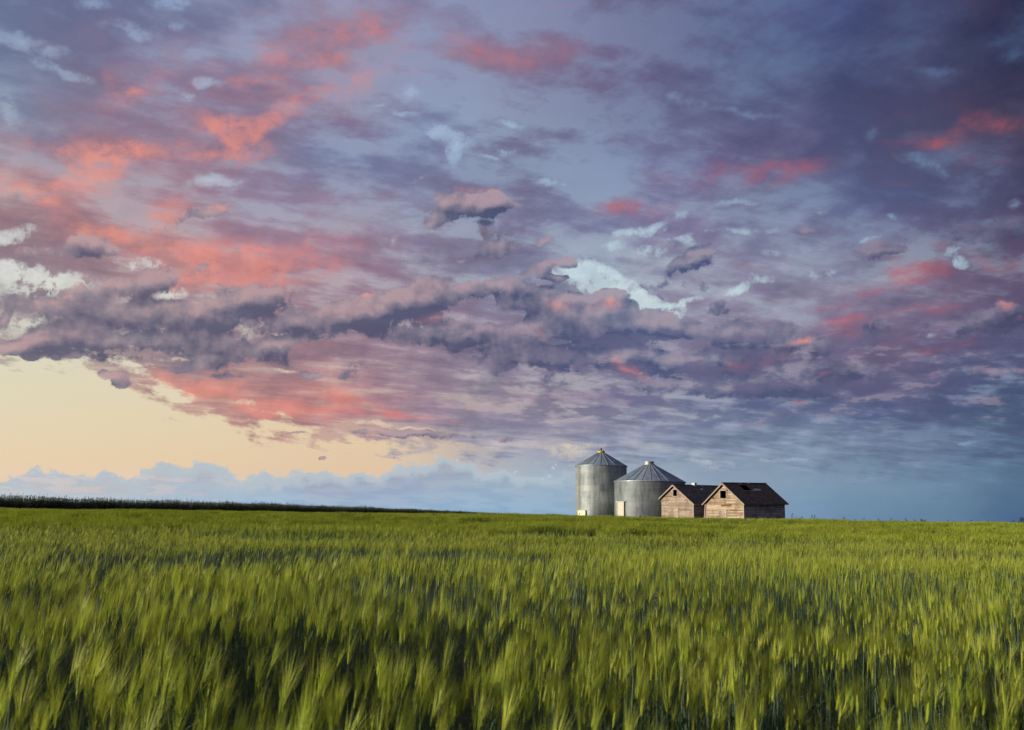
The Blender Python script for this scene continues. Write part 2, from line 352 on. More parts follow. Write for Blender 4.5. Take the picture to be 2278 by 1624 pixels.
# two torn streaks hanging just below the edge
# puffy low clouds: rounded cells piled on soft ellipses, lit from the upper left, darker beneath
def puffs(P, w, sc, det):
    V = W.v('ADD', P, W.v('MULTIPLY', w, (.012, .012, 0)))
    V = W.mapping(V, (0, 0, 0), (0, 0, R(6)), (1.45, 1, 1))
    v = W.voro(V, sc, det, .52)
    return W.lin(v, .0, .75, .5, -.5)
SH = (-.0055, .0105, 0)
PU = W.v('ADD', P0, SH)
pf0 = puffs(P0, w2, 15, 2.5); pf1 = puffs(PU, w2, 15, 2.5)
fb0 = W.noise(P0, 42, 5, .52); fb1 = W.noise(PU, 42, 5, .52)
puff = W.m('ADD', W.m('MULTIPLY', pf0, 1.35), W.lin(n_edge, .3, .7, -.30, .30))
puff = W.m('ADD', puff, W.lin(n_puf, .3, .7, -.22, .22))
kk = blobs(Pf, DARK)
# loose clumps drifting everywhere in the lower deck
amb = W.m('MULTIPLY', W.step(W.noise(W.mapping(P0, (.3, .1, 0), (0, 0, R(8)), (2.0, 1, 1)), 10, 3, .5), .43, .62), W.m('MULTIPLY', W.step(el, R(6.5), R(8.5)), W.m('SUBTRACT', 1.0, W.step(el, R(15), R(22)))))
amb = W.m('MULTIPLY', W.m('MULTIPLY', amb, W.m('SUBTRACT', 1.0, halo)), W.m('MULTIPLY', cov, W.lin(az, R(-6), R(10), .15, 1.0)))
kk = W.m('MULTIPLY_ADD', kk, 1.22, amb)
ush = W.lin(el, R(3), R(11), .32, 1.0)
UP = W.v('ADD', Pf, W.xyz(W.m('MULTIPLY', ush, -.0045), W.m('MULTIPLY', ush, .0125), 0.0))
kk_up = blobs(UP, DARK)
kpn = W.m('ADD', W.m('MULTIPLY', kk, W.m('MULTIPLY_ADD', puff, .46, 1.0)), W.m('MULTIPLY', puff, W.lin(kk, 0.0, .5, .0, .55)))
kd = W.step(kpn, .26, .70)
slope = W.m('MULTIPLY', W.m('SUBTRACT', W.m('MULTIPLY', W.m('SUBTRACT', kk, amb), .82), kk_up), .95)
slope = W.m('ADD', slope, W.m('MULTIPLY', W.m('SUBTRACT', pf0, pf1), 1.35))
slope = W.m('ADD', slope, W.m('MULTIPLY', W.m('SUBTRACT', fb0, fb1), 1.9))
core = W.step(kpn, .4, 2.0)
dk_col = W.ramp(W.lin(c0x, AZ0, AZ1), [(0, srgb('605c75')), (.3, srgb('535470')), (.5, srgb('474e70')), (.65, srgb('42507a')), (.8, srgb('464c6e')), (1, srgb('3e4262'))])
li_col = W.ramp(W.lin(c0x, AZ0, AZ1), [(0, srgb('b09da2')), (.3, srgb('ab9aa2')), (.5, srgb('a398a8')), (.65, srgb('9394a8')), (.8, srgb('88869e')), (1, srgb('76728e'))])
sh = W.lin(W.m('SUBTRACT', slope, W.m('MULTIPLY', core, .40)), -.70, 1.20)
kcol = W.mix(sh, dk_col, li_col)
cl = W.mix(W.m('MULTIPLY', kd, .92), cl, kcol)
n_vor = pf0
rim = W.step(slope, .35, 1.3)
lt = W.m('MULTIPLY', blobs(Pf, LIT), W.m('MULTIPLY_ADD', puff, .55, 1.0))
lt = W.step(lt, .22, 1.35)
lcol = W.mix(W.step(slope, -.3, .6), srgb('c98084'), srgb('ffa088'))
cl = W.mix(W.m('MULTIPLY', lt, .78), cl, lcol)
pinkrim = W.m('MULTIPLY', W.m('MULTIPLY', kd, rim), W.lin(az, R(-30), R(20), .20, .08))
cl = W.mix(pinkrim, cl, srgb('e8a096'))

# billows all over the lower deck, from the same cells
rel = W.m('ADD', W.m('MULTIPLY', W.m('SUBTRACT', pf0, pf1), .34), W.m('MULTIPLY', W.m('SUBTRACT', fb0, fb1), .22))
rel = W.m('MULTIPLY', W.m('MULTIPLY', rel, cov), W.m('MULTIPLY', W.m('SUBTRACT', 1.0, W.m('MULTIPLY', gp, .9)), W.lin(el, R(12), R(22), 1.0, .12)))
rel = W.m('MULTIPLY', rel, W.m('SUBTRACT', 1.0, W.m('MULTIPLY', kd, .8)))
cl = W.v('MULTIPLY', cl, W.xyz(W.m('MULTIPLY_ADD', rel, 1.2, 1.0), W.m('ADD', 1.0, rel), W.m('MULTIPLY_ADD', rel, .9, 1.0)))
# stratocumulus rows low on the right
n_row = W.noise(W.mapping(P0, (0, 0, 0), (0, 0, R(-1.5)), (3.0, 1, 1)), 60, 7, .6, dist=.1)
rowm = W.m('MULTIPLY', W.step(az, R(-8), R(4)), W.m('MULTIPLY', W.step(el, R(5.0), R(6.6)), W.m('SUBTRACT', 1.0, W.step(el, R(9.0), R(15)))))
rd = W.step(n_row, .44, .60)
cl = W.mix(W.m('MULTIPLY', W.m('MULTIPLY', rowm, rd), .8), cl, W.mix(1.0, base_cloud, (.60, .62, .74), 'MULTIPLY'))
cl = W.mix(W.m('MULTIPLY', W.m('MULTIPLY', rowm, W.step(n_row, .44, .34)), .35), cl, srgb('b0a0b0'))

# far cloud bank along the horizon
TOPS = [(-100,1050),(0,1062),(35,1060),(42,1024),(60,1020),(80,1030),(100,1034),(130,1040),(200,1046),(290,1044),(350,1040),(365,1022),(382,1016),(395,1028),(415,1024),(440,1021),(465,1032),(480,1048),(510,1050),(518,1034),(528,1046),(550,1040),(580,1036),(600,1048),(640,1044),(665,1030),(690,1040),(730,1032),(760,1038),(800,1036),(850,1042),(880,1038),(905,1022),(940,1010),(985,1004),(1005,1018),(1050,1030),(1090,1026),(1140,1034),(1200,1040),(1300,1046),(1500,1060),(1800,1080),(2300,1120)]
top_el = line_ramp(TOPS[:1] + TOPS[1:], 0, .12)
n_bv = W.voro(W.v('ADD', P0, W.v('MULTIPLY', w2, (.006, .006, 0))), 75, 3, .55)
db = W.m('SUBTRACT', top_el, el)
db = W.m('ADD', db, W.lin(n_bv, .1, .7, .0055, -.0055))
db = W.m('ADD', db, W.lin(W.noise(P0, 28, 3, .5), .35, .65, -.005, .006))
bank = W.m('MULTIPLY', W.step(db, -.0006, .0042), .93)
bank = W.m('MULTIPLY', bank, W.m('SUBTRACT', 1.0, W.step(az, R(0), R(9))))
n_bk = W.noise(W.mapping(P0, (0, 0, 0), (0, 0, R(-1)), (6, 1, 1)), 120, 5, .55)
bank_top = W.mix(W.lin(n_bv, .05, .6), srgb('dcdad6'), srgb('b4c3d0'))
bank_body = W.mix(W.step(n_bk, .40, .62), base_cloud, W.mix(1.0, base_cloud, (.84, .90, .96), 'MULTIPLY'))
bcol = W.mix(W.step(db, .006, .020), bank_top, bank_body)
cl = W.mix(bank, cl, bcol)
# pale streaks showing between the low stratus at the far left
ps = W.step(n_bk, .50, .60)
pm = W.m('MULTIPLY', W.m('SUBTRACT', 1.0, W.step(az, R(-24), R(-12))), W.m('MULTIPLY', W.step(el, R(.5), R(1.2)), W.m('SUBTRACT', 1.0, W.step(el, R(1.8), R(2.6)))))
cl = W.mix(W.m('MULTIPLY', W.m('MULTIPLY', ps, pm), .4), cl, srgb('ecd2c8'))
# faint blue layering toward the horizon on the right
lay = W.m('MULTIPLY', W.step(az, R(0), R(10)), W.m('SUBTRACT', 1.0, W.step(el, R(4), R(6))))
cl = W.mix(W.m('MULTIPLY', lay, W.lin(n_bk, .35, .65, 0, .22)), cl, W.mix(1.0, cl, (.85, .88, .95), 'MULTIPLY'))

# behind the camera the deck closes over evenly
back = W.step(W.m('ABSOLUTE', az), R(60), R(120))
up = W.step(el, R(36), R(60))
cl = W.mix(W.m('MAXIMUM', back, up), cl, srgb('8a8298'))
nish = W.n.new('ShaderNodeTexSky'); nish.sky_type = 'NISHITA'; nish.sun_disc = False
nish.sun_elevation = R(SUN_EL); nish.sun_rotation = R(SUN_AZ)
bg = W.n.new('ShaderNodeBackground'); bg2 = W.n.new('ShaderNodeBackground')
W.put(bg.inputs[0], cl); bg.inputs[1].default_value = 1.0 / EXPO
W.put(bg2.inputs[0], nish.outputs[0]); bg2.inputs[1].default_value = 0.05
ms = W.n.new('ShaderNodeMixShader'); ms.inputs[0].default_value = 0.06
W.l.new(bg.outputs[0], ms.inputs[1]); W.l.new(bg2.outputs[0], ms.inputs[2])
wo = W.n.new('ShaderNodeOutputWorld')
W.l.new(ms.outputs[0], wo.inputs[0])

# ------------------------------------------------------------------ helpers for objects
def at_px(px, D, py=1655):
    """ground position at distance D along the bearing of full-size photo column px"""
    b = bearing(px / 1.4387, py / 1.4387)
    return Vector((D * math.sin(b[0]), D * math.cos(b[0]), 0))

def z_px(px, py, D):
    b = bearing(px / 1.4387, py / 1.4387)
    return CAM_H + D * math.tan(b[1])

def tag(o, label=None, cat=None, group=None, kind=None):
    if label: o['label'] = label
    if cat: o['category'] = cat
    if group: o['group'] = group
    if kind: o['kind'] = kind
    return o

def empty(name, loc, rz=0, ry=0, rx=0):
    o = bpy.data.objects.new(name, None)
    col.objects.link(o); o.location = loc; o.rotation_euler = (rx, ry, rz); o.empty_display_size = .3
    return o

class MB:
    """collects shapes, links them as one mesh object"""
    def __init__(s): s.v = []; s.f = []; s.mi = []; s.cur = 0; s.sm = []
    def add(s, vs, fs, smooth=False):
        k = len(s.v); s.v += [tuple(v) for v in vs]; s.f += [tuple(i + k for i in f) for f in fs]
        s.mi += [s.cur] * len(fs); s.sm += [smooth] * len(fs)
    def box(s, c, size, M=None):
        x, y, z = size[0] / 2, size[1] / 2, size[2] / 2
        vs = [Vector((sx * x, sy * y, sz * z)) for sz in (-1, 1) for sy in (-1, 1) for sx in (-1, 1)]
        if M is not None: vs = [M @ v for v in vs]
        vs = [v + Vector(c) for v in vs]
        s.add(vs, [(0, 2, 3, 1), (4, 5, 7, 6), (0, 1, 5, 4), (2, 6, 7, 3), (0, 4, 6, 2), (1, 3, 7, 5)])
    def prism(s, pts, d):
        """closed polygon pts (3D), extruded by vector d"""
        n = len(pts); d = Vector(d)
        vs = [Vector(p) for p in pts] + [Vector(p) + d for p in pts]
        fs = [tuple(range(n - 1, -1, -1)), tuple(range(n, 2 * n))] + [(i, (i + 1) % n, n + (i + 1) % n, n + i) for i in range(n)]
        s.add(vs, fs)
    def tube(s, pts, rad, seg=5, smooth=True):
        pts = [Vector(p) for p in pts]
        rad = rad if hasattr(rad, '__len__') else [rad] * len(pts)
        vs = []; fs = []
        for i, p in enumerate(pts):
            t = (pts[min(i + 1, len(pts) - 1)] - pts[max(i - 1, 0)]).normalized()
            u = t.cross(Vector((0.13, 1, .07))).normalized(); w = t.cross(u)
            for k in range(seg):
                a = 2 * math.pi * k / seg
                vs.append(p + (u * math.cos(a) + w * math.sin(a)) * rad[i])
        for i in range(len(pts) - 1):
            for k in range(seg):
                fs.append((i * seg + k, i * seg + (k + 1) % seg, (i + 1) * seg + (k + 1) % seg, (i + 1) * seg + k))
        fs.append(tuple(range(seg - 1, -1, -1))); fs.append(tuple(range((len(pts) - 1) * seg, len(pts) * seg)))
        s.add(vs, fs, smooth)
    def lathe(s, prof, seg=64, smooth=True, cap=False, a0=0.0):
        vs = []; fs = []
        for r, z in prof:
            for k in range(seg):
                a = a0 + 2 * math.pi * k / seg
                vs.append((r * math.cos(a), r * math.sin(a), z))
        for i in range(len(prof) - 1):
            for k in range(seg):
                fs.append((i * seg + k, i * seg + (k + 1) % seg, (i + 1) * seg + (k + 1) % seg, (i + 1) * seg + k))
        if cap: fs.append(tuple(range((len(prof) - 1) * seg, len(prof) * seg)))
        s.add(vs, fs, smooth)
    def build(s, name, mats, parent=None, loc=None):
        me = bpy.data.meshes.new(name)
        me.from_pydata([tuple(v) for v in s.v], [], s.f)
        mats = mats if isinstance(mats, (list, tuple)) else [mats]
        for m_ in mats: me.materials.append(m_)
        me.polygons.foreach_set('material_index', s.mi)
        me.polygons.foreach_set('use_smooth', s.sm)
        me.update()
        o = bpy.data.objects.new(name, me); col.objects.link(o)
        if parent is not None: o.parent = parent
        if loc is not None: o.location = loc
        return o

def mat(name, fn):
    m_ = bpy.data.materials.new(name); m_.use_nodes = True
    m_.node_tree.nodes.clear()
    nb = NB(m_.node_tree)
    sh = fn(nb)
    out = nb.n.new('ShaderNodeOutputMaterial')
    nb.l.new(sh, out.inputs[0])
    return m_

def principled(nb, color, rough=.8, metal=0.0, bump=None, bstr=.3, bdist=.02, spec=.3):
    p = nb.n.new('ShaderNodeBsdfPrincipled')
    nb.put(p.inputs['Base Color'], color); nb.put(p.inputs['Roughness'], rough); nb.put(p.inputs['Metallic'], metal)
    p.inputs['Specular IOR Level'].default_value = spec
    if bump is not None:
        b = nb.n.new('ShaderNodeBump'); b.inputs['Strength'].default_value = bstr; b.inputs['Distance'].default_value = bdist
        nb.l.new(bump, b.inputs['Height']); nb.l.new(b.outputs[0], p.inputs['Normal'])
    return p.outputs[0]

def objco(nb):
    return nb.n.new('ShaderNodeTexCoord').outputs['Object']

# ------------------------------------------------------------------ terrain
def sstep(a, b, x):
    t = np.clip((np.asarray(x, float) - a) / (b - a), 0, 1)
    return t * t * (3 - 2 * t)

YARD = (26.0, 108.0)
def gz(x, y):
    x = np.asarray(x, float); y = np.asarray(y, float)
    d = np.hypot(x, y); a = np.arctan2(x, np.maximum(y, 1e-3))
    rise = 0.58 + 0.28 * sstep(-.5, .1, a) - .06 * sstep(.3, .6, a)
    z = rise * sstep(12, 88, d) * (1 - .9 * sstep(560, 1100, d))
    z = z + .045 * np.sin(x * .21 + y * .33 + 1.3) * sstep(6, 20, d) * (1 - sstep(60, 110, d)) + .03 * np.sin(y * .62 - x * .11) * sstep(6, 14, d) * (1 - sstep(40, 90, d))
    yd = np.hypot((x - YARD[0]) / 25.0, (y - YARD[1]) / 17.0)
    z = z + .60 * (1 - sstep(.45, 1.0, yd))
    # hollow worn by wheel tracks at the left, so the front crop stands above it
    return z

# ------------------------------------------------------------------ ground sheet
def g_mat(nb):
    co = objco(nb)
    n1 = nb.noise(co, .9, 5, .6, dims='3D'); n2 = nb.noise(co, 14, 4, .6, dims='3D')
    c = nb.mix(nb.lin(n1, .35, .65), (.030, .045, .014), (.060, .052, .030))
    c = nb.mix(nb.lin(n2, .4, .7), c, (.045, .060, .018))
    return principled(nb, c, .95, bump=n2, bstr=.5, bdist=.03, spec=.1)
M_ground = mat('soil_and_stubble', g_mat)

def build_ground():
    rings = [0, 2, 4, 6, 9, 12, 16, 20, 25, 30, 36, 42, 50, 58, 66, 74, 82, 90, 98, 106, 114, 124, 136, 150, 170, 200, 240, 300, 360, 420, 520, 700, 1000, 1600, 2600, 4500, 8000]
    seg = 240
    mb = MB(); vs = [(0, 0, float(gz(0, 0)))]; fs = []
    for r in rings[1:]:
        for k in range(seg):
            a = 2 * math.pi * k / seg
            x, y = r * math.sin(a), r * math.cos(a)
            vs.append((x, y, float(gz(x, y))))
    for k in range(seg): fs.append((0, 1 + (k + 1) % seg, 1 + k))
    for i in range(len(rings) - 2):
        for k in range(seg):
            a, b = 1 + i * seg + k, 1 + i * seg + (k + 1) % seg
            fs.append((a, b, b + seg, a + seg))
    mb.add(vs, fs, True)
    o = mb.build('ground', M_ground)
    tag(o, kind='structure')
build_ground()

# ------------------------------------------------------------------ crops: plants built once, scattered by geometry nodes
def leafy(name, c1, c2, trans=.35, rough=.55, var=.25, zdark=None):
    def fn(nb):
        oi = nb.n.new('ShaderNodeObjectInfo')
        rnd = oi.outputs['Random']
        big = nb.noise(oi.outputs['Location'], .16, 3, .6, dims='3D')
        f = nb.m('ADD', nb.m('MULTIPLY', rnd, .55), nb.lin(big, .3, .7, 0, .45), clamp=True)
        c = nb.mix(f, c1, c2)
        hv = nb.lin(nb.m('FRACT', nb.m('MULTIPLY', rnd, 7.31)), 0, 1, 1 - var, 1 + var)
        cc = nb.v('MULTIPLY', c, nb.xyz(hv, hv, hv))
        p = principled(nb, cc, rough, spec=.25)
        t = nb.n.new('ShaderNodeBsdfTranslucent'); nb.put(t.inputs[0], cc)
        ms = nb.n.new('ShaderNodeMixShader'); ms.inputs[0].default_value = trans
        nb.l.new(p, ms.inputs[1]); nb.l.new(t.outputs[0], ms.inputs[2])
        return ms.outputs[0]
    return mat(name, fn)

M_head = leafy('barley_head', (.19, .27, .022, 1), (.30, .345, .036, 1), .35)
M_awn = leafy('barley_awn', (.26, .355, .036, 1), (.40, .44, .066, 1), .40)
M_stem = leafy('barley_stem', (.060, .120, .070, 1), (.10, .16, .09, 1), .15)
M_blade = leafy('barley_blade', (.045, .095, .032, 1), (.08, .135, .042, 1), .35)
BM = [M_head, M_awn, M_stem, M_blade]

rng = random.Random(7)
class PM:
    """flat plant mesh collector with material slots"""
    def __init__(s): s.v = []; s.f = []; s.m = []
    def ribbon(s, pts, wid, side, mi):
        k = len(s.v); n = len(pts)
        for p, w in zip(pts, wid):
            s.v.append(tuple(p - side * w / 2)); s.v.append(tuple(p + side * w / 2))
        for i in range(n - 1):
            a = k + 2 * i
            s.f.append((a, a + 1, a + 3, a + 2)); s.m.append(mi)
    def tri(s, a, b, c, mi):
        k = len(s.v); s.v += [tuple(a), tuple(b), tuple(c)]; s.f.append((k, k + 1, k + 2)); s.m.append(mi)
    def loft(s, rings, mi):
        k = len(s.v); n = len(rings[0])
        for r in rings: s.v += [tuple(p) for p in r]
        for i in range(len(rings) - 1):
            for j in range(n):
                a = k + i * n + j; b = k + i * n + (j + 1) % n
                s.f.append((a, b, b + n, a + n)); s.m.append(mi)
    def obj(s, name, mats):
        me = bpy.data.meshes.new(name); me.from_pydata(s.v, [], s.f)
        for m_ in mats: me.materials.append(m_)
        me.polygons.foreach_set('material_index', s.m); me.update()
        return bpy.data.objects.new(name, me)

def stem_curve(h, lean, az, n):
    """points of a stem bending with the wind toward azimuth az; returns points and end direction"""
    d = Vector((math.cos(az), math.sin(az), 0)); pts = []
    p = Vector((0, 0, 0)); step = h / (n - 1)
    for i in range(n):
        pts.append(p.copy())
        a = lean * (i / (n - 1)) ** 1.6
        p = p + (Vector((0, 0, math.cos(a))) + d * math.sin(a)) * step
    a = lean * 1.15
    return pts, (Vector((0, 0, math.cos(a))) + d * math.sin(a)).normalized(), d

def barley(pm, h, lean, az, lod, off=Vector((0, 0, 0))):
    n = {0: 7, 1: 4, 2: 3}[lod]
    pts, t, d = stem_curve(h, lean, az, n)
    pts = [p + off for p in pts]
    side = Vector((-d.y, d.x, 0)); yaw = rng.uniform(0, math.pi)
    cs = Vector((math.cos(yaw), math.sin(yaw), 0))
    top = pts[-1]
    HL = rng.uniform(.07, .095); AL = rng.uniform(.12, .17)
    if lod == 0:
        rr = [.0030 - .0014 * i / (n - 1) for i in range(n)]
        rings = []
        for p, r in zip(pts, rr):
            rings.append([p + Vector((math.cos(q), math.sin(q), 0)) * r for q in (0, 2.09, 4.19)])
        pm.loft(rings, 2)
        for k in range(4):
            f = rng.uniform(.2, .8); i = int(f * (n - 1)); b = pts[i]
            a = rng.uniform(0, 6.28); o = Vector((math.cos(a), math.sin(a), 0)); L = rng.uniform(.16, .28)
            up = rng.uniform(.9, 1.9)
            ps = [b + o * L * u * (.45 + .4 * u) + Vector((0, 0, L * (up * u - 1.0 * u * u))) for u in (0, .3, .6, .85, 1)]
            pm.ribbon(ps, [.005, .010, .009, .005, .0008], Vector((-o.y, o.x, .15)).normalized(), 3)
        u1 = t.cross(cs).normalized(); u2 = t.cross(u1)
        rings = []
        for q in range(7):
            f = q / 6; w = .0052 * math.sin(math.pi * min(1, .12 + f * .86)) ** .7 + (.0009 if q % 2 else -.0005)
            c = top + t * HL * f
            rings.append([c + u1 * w * 1.2, c + u2 * w * .7, c - u1 * w * 1.2, c - u2 * w * .7])
        pm.loft(rings, 0)
        for k in range(28):
            f = k / 28; sgn = 1 if k % 2 else -1
            c = top + t * HL * f * .95 + u1 * sgn * .004
            dr = (t + u1 * sgn * rng.uniform(.02, .34) + u2 * rng.uniform(-.26, .26) + d * .05).normalized()
            e = c + dr * AL * rng.uniform(.8, 1.1) + d * .006
            w = (cs if k % 3 else u2) * .0011
            pm.tri(c - w, c + w, e, 1)
    elif lod == 1:
        pm.ribbon(pts, [.0045, .004, .0035, .003], cs, 2)
        for k in range(2):
            b = pts[rng.choice([1, 2])]; a = rng.uniform(0, 6.28); o = Vector((math.cos(a), math.sin(a), 0)); L = rng.uniform(.13, .22)
            pm.tri(b - side * .005, b + side * .005, b + o * L * .75 + Vector((0, 0, L * rng.uniform(-.2, .6))), 3)
        u1 = cs; m_ = top + t * HL * .45; e = top + t * HL
        u2 = t.cross(u1).normalized()
        for u in (u1, u2):
            k = len(pm.v); pm.v += [tuple(top), tuple(m_ + u * .0062), tuple(e), tuple(m_ - u * .0062)]; pm.f.append((k, k + 1, k + 2, k + 3)); pm.m.append(0)
        for k in range(6):
            sgn = rng.uniform(-1, 1); c = top + t * HL * rng.uniform(.2, .9)
            dr = (t + u1 * sgn * .18 + u2 * rng.uniform(-.15, .15)).normalized()
            w = (u1 if k % 2 else u2) * .0017
            pm.tri(c - w, c + w, c + dr * AL, 1)
    else:
        pm.ribbon([pts[0], pts[1], pts[2]], [.007, .007, .006], cs, 2)
        b = pts[1]; a = rng.uniform(0, 6.28); o = Vector((math.cos(a), math.sin(a), 0))
        pm.tri(b - side * .009, b + side * .009, b + o * .12 + Vector((0, 0, .08)), 3)
        e = top + t * (HL + AL); m_ = top + t * HL * .8; u2 = t.cross(cs).normalized()
        for u, mi in ((cs, 0), (u2, 1)):
            k = len(pm.v); pm.v += [tuple(top), tuple(m_ + u * .009), tuple(e), tuple(m_ - u * .009)]; pm.f.append((k, k + 1, k + 2, k + 3)); pm.m.append(mi)

def nowhere(objs, name):
    c = bpy.data.collections.new(name)
    for o in objs: c.objects.link(o)
    return c

protos = []
for i in range(10):
    pm = PM(); barley(pm, rng.uniform(.68, .84), R(rng.uniform(1, 14)), R(rng.uniform(-55, 55)), 0)
    protos.append(pm.obj('barley_plant_a%02d' % i, BM))
for i in range(8):
    pm = PM(); 
    for q in range(2): barley(pm, rng.uniform(.64, .82), R(rng.uniform(1, 17)), R(rng.uniform(-55, 55)), 1, Vector((rng.uniform(-.05, .05), rng.uniform(-.05, .05), 0)))
    protos.append(pm.obj('barley_plant_b%02d' % i, BM))
for i in range(6):
    pm = PM()
    for q in range(60): barley(pm, rng.uniform(.60, .84), R(rng.uniform(2, 24)), R(rng.uniform(-60, 60)), 2, Vector((rng.uniform(-.42, .42), rng.uniform(-.42, .42), 0)))
    protos.append(pm.obj('barley_plant_c%02d' % i, BM))
C_barley = nowhere(protos, 'barley_sources')

def scatter(name, pts, idx, rot, scl, source, mats):
    me = bpy.data.meshes.new(name)
    me.vertices.add(len(pts)); me.vertices.foreach_set('co', np.asarray(pts, np.float32).ravel())
    a = me.attributes.new('idx', 'INT', 'POINT'); a.data.foreach_set('value', np.asarray(idx, np.int32))
    a = me.attributes.new('rot', 'FLOAT_VECTOR', 'POINT'); a.data.foreach_set('vector', np.asarray(rot, np.float32).ravel())
    a = me.attributes.new('scl', 'FLOAT_VECTOR', 'POINT'); a.data.foreach_set('vector', np.asarray(scl, np.float32).ravel())
    me.update()
    o = bpy.data.objects.new(name, me); col.objects.link(o)
    for m_ in mats: me.materials.append(m_)
    ng = bpy.data.node_groups.new(name + '_scatter', 'GeometryNodeTree')
    ng.interface.new_socket('Geometry', in_out='INPUT', socket_type='NodeSocketGeometry')
    ng.interface.new_socket('Geometry', in_out='OUTPUT', socket_type='NodeSocketGeometry')
    N, L = ng.nodes, ng.links
    gi = N.new('NodeGroupInput'); go = N.new('NodeGroupOutput')
    ci = N.new('GeometryNodeCollectionInfo'); ci.inputs['Collection'].default_value = source
    ci.inputs['Separate Children'].default_value = True; ci.inputs['Reset Children'].default_value = True
    ip = N.new('GeometryNodeInstanceOnPoints'); ip.inputs['Pick Instance'].default_value = True
    def attr(nm, dt):
        n = N.new('GeometryNodeInputNamedAttribute'); n.data_type = dt; n.inputs['Name'].default_value = nm
        return n.outputs[0]
    L.new(gi.outputs[0], ip.inputs['Points']); L.new(ci.outputs[0], ip.inputs['Instance'])
    L.new(attr('idx', 'INT'), ip.inputs['Instance Index'])
    e2r = N.new('FunctionNodeEulerToRotation'); L.new(attr('rot', 'FLOAT_VECTOR'), e2r.inputs[0]); L.new(e2r.outputs[0], ip.inputs['Rotation'])
    L.new(attr('scl', 'FLOAT_VECTOR'), ip.inputs['Scale'])
    L.new(ip.outputs[0], go.inputs[0])
    md = o.modifiers.new('scatter', 'NODES'); md.node_group = ng
    return o

nrg = np.random.default_rng(11)
def vnoise(x, y, s, seed):
    """smooth value noise"""
    r = np.random.default_rng(seed); T = r.random((64, 64))
    u = x / s + 31.7; v = y / s + 17.3
    i = np.floor(u).astype(int); j = np.floor(v).astype(int); fu = u - i; fv = v - j
    fu = fu * fu * (3 - 2 * fu); fv = fv * fv * (3 - 2 * fv)
    g = lambda a, b: T[a % 64, b % 64]
    return (g(i, j) * (1 - fu) + g(i + 1, j) * fu) * (1 - fv) + (g(i, j + 1) * (1 - fu) + g(i + 1, j + 1) * fu) * fv

# the boundary of the dark tall crop at the left, from near left to far middle
CORN = [(-75, 62), (-60, 97), (-42, 136), (-29, 205), (-17, 300), (6, 520)]
def corn_x(y):
    return np.interp(y, [p[1] for p in CORN], [p[0] for p in CORN])

# strips where the stand is thin (wheel tracks and a lodged hollow): (points along the strip, half width)
STRIPS = [([(-13, 13.2), (-9.3, 14.9), (-6.6, 16.3), (-3.9, 17.2), (-2.0, 18.2)], 2.6, .99),
          ([(-3.4, 4.0), (-2.5, 4.5), (-1.75, 4.9), (-.9, 5.2), (0.2, 5.6)], .55, .95),
          ([(-.6, 8.0), (.8, 8.4), (2.2, 8.3), (3.4, 8.8)], .50, .8),
          ([(.1, 3.55), (.8, 3.5), (1.5, 3.7)], .28, .7),
          ([(-4, 9.4), (-2.2, 9.9), (-.8, 9.6)], .5, .75),
          ([(3.4, 6.2), (5, 6.6)], .4, .75),
          ([(2.5, 13), (5, 13.5), (8, 13)], .6, .7),
          ([(.5, 26), (4, 27), (8, 27.5)], 1.1, .9),
          ([(12, 26), (18, 25), (25, 25)], 1.0, .85),
          ([(-6, 30), (0, 33), (5, 34)], .9, .7),
          ([(16, 50), (26, 46), (38, 46)], 1.5, .85),
          ([(-14, 44), (2, 49), (14, 48)], 1.2, .8),
          ([(-30, 55), (-12, 60), (6, 64)], 1.8, .85),
          ([(10, 66), (26, 64), (46, 66)], 1.8, .85),
          ([(-24, 34), (-16, 36), (-9, 35)], 1.0, .7)]
def thin(x, y):
    k = np.ones_like(x)
    for pts, hw, st in STRIPS:
        dm = np.full_like(x, 1e9)
        for a, b in zip(pts[:-1], pts[1:]):
            ax, ay = a; bx, by = b; L2 = (bx - ax) ** 2 + (by - ay) ** 2
            t = np.clip(((x - ax) * (bx - ax) + (y - ay) * (by - ay)) / L2, 0, 1)
            dm = np.minimum(dm, np.hypot(x - ax - t * (bx - ax), y - ay - t * (by - ay)))
        dm = dm + (vnoise(x, y, hw * 1.2, 5) - .5) * hw
        k *= 1 - st * (1 - sstep(hw * .7, hw * 1.15, dm))
    return k

def ring_points(r0, r1, dens, half):
    area = half * (r1 ** 2 - r0 ** 2)
    n = int(area * dens)
    r = np.sqrt(nrg.random(n) * (r1 ** 2 - r0 ** 2) + r0 ** 2); a = (nrg.random(n) * 2 - 1) * half
    return r * np.sin(a), r * np.cos(a)

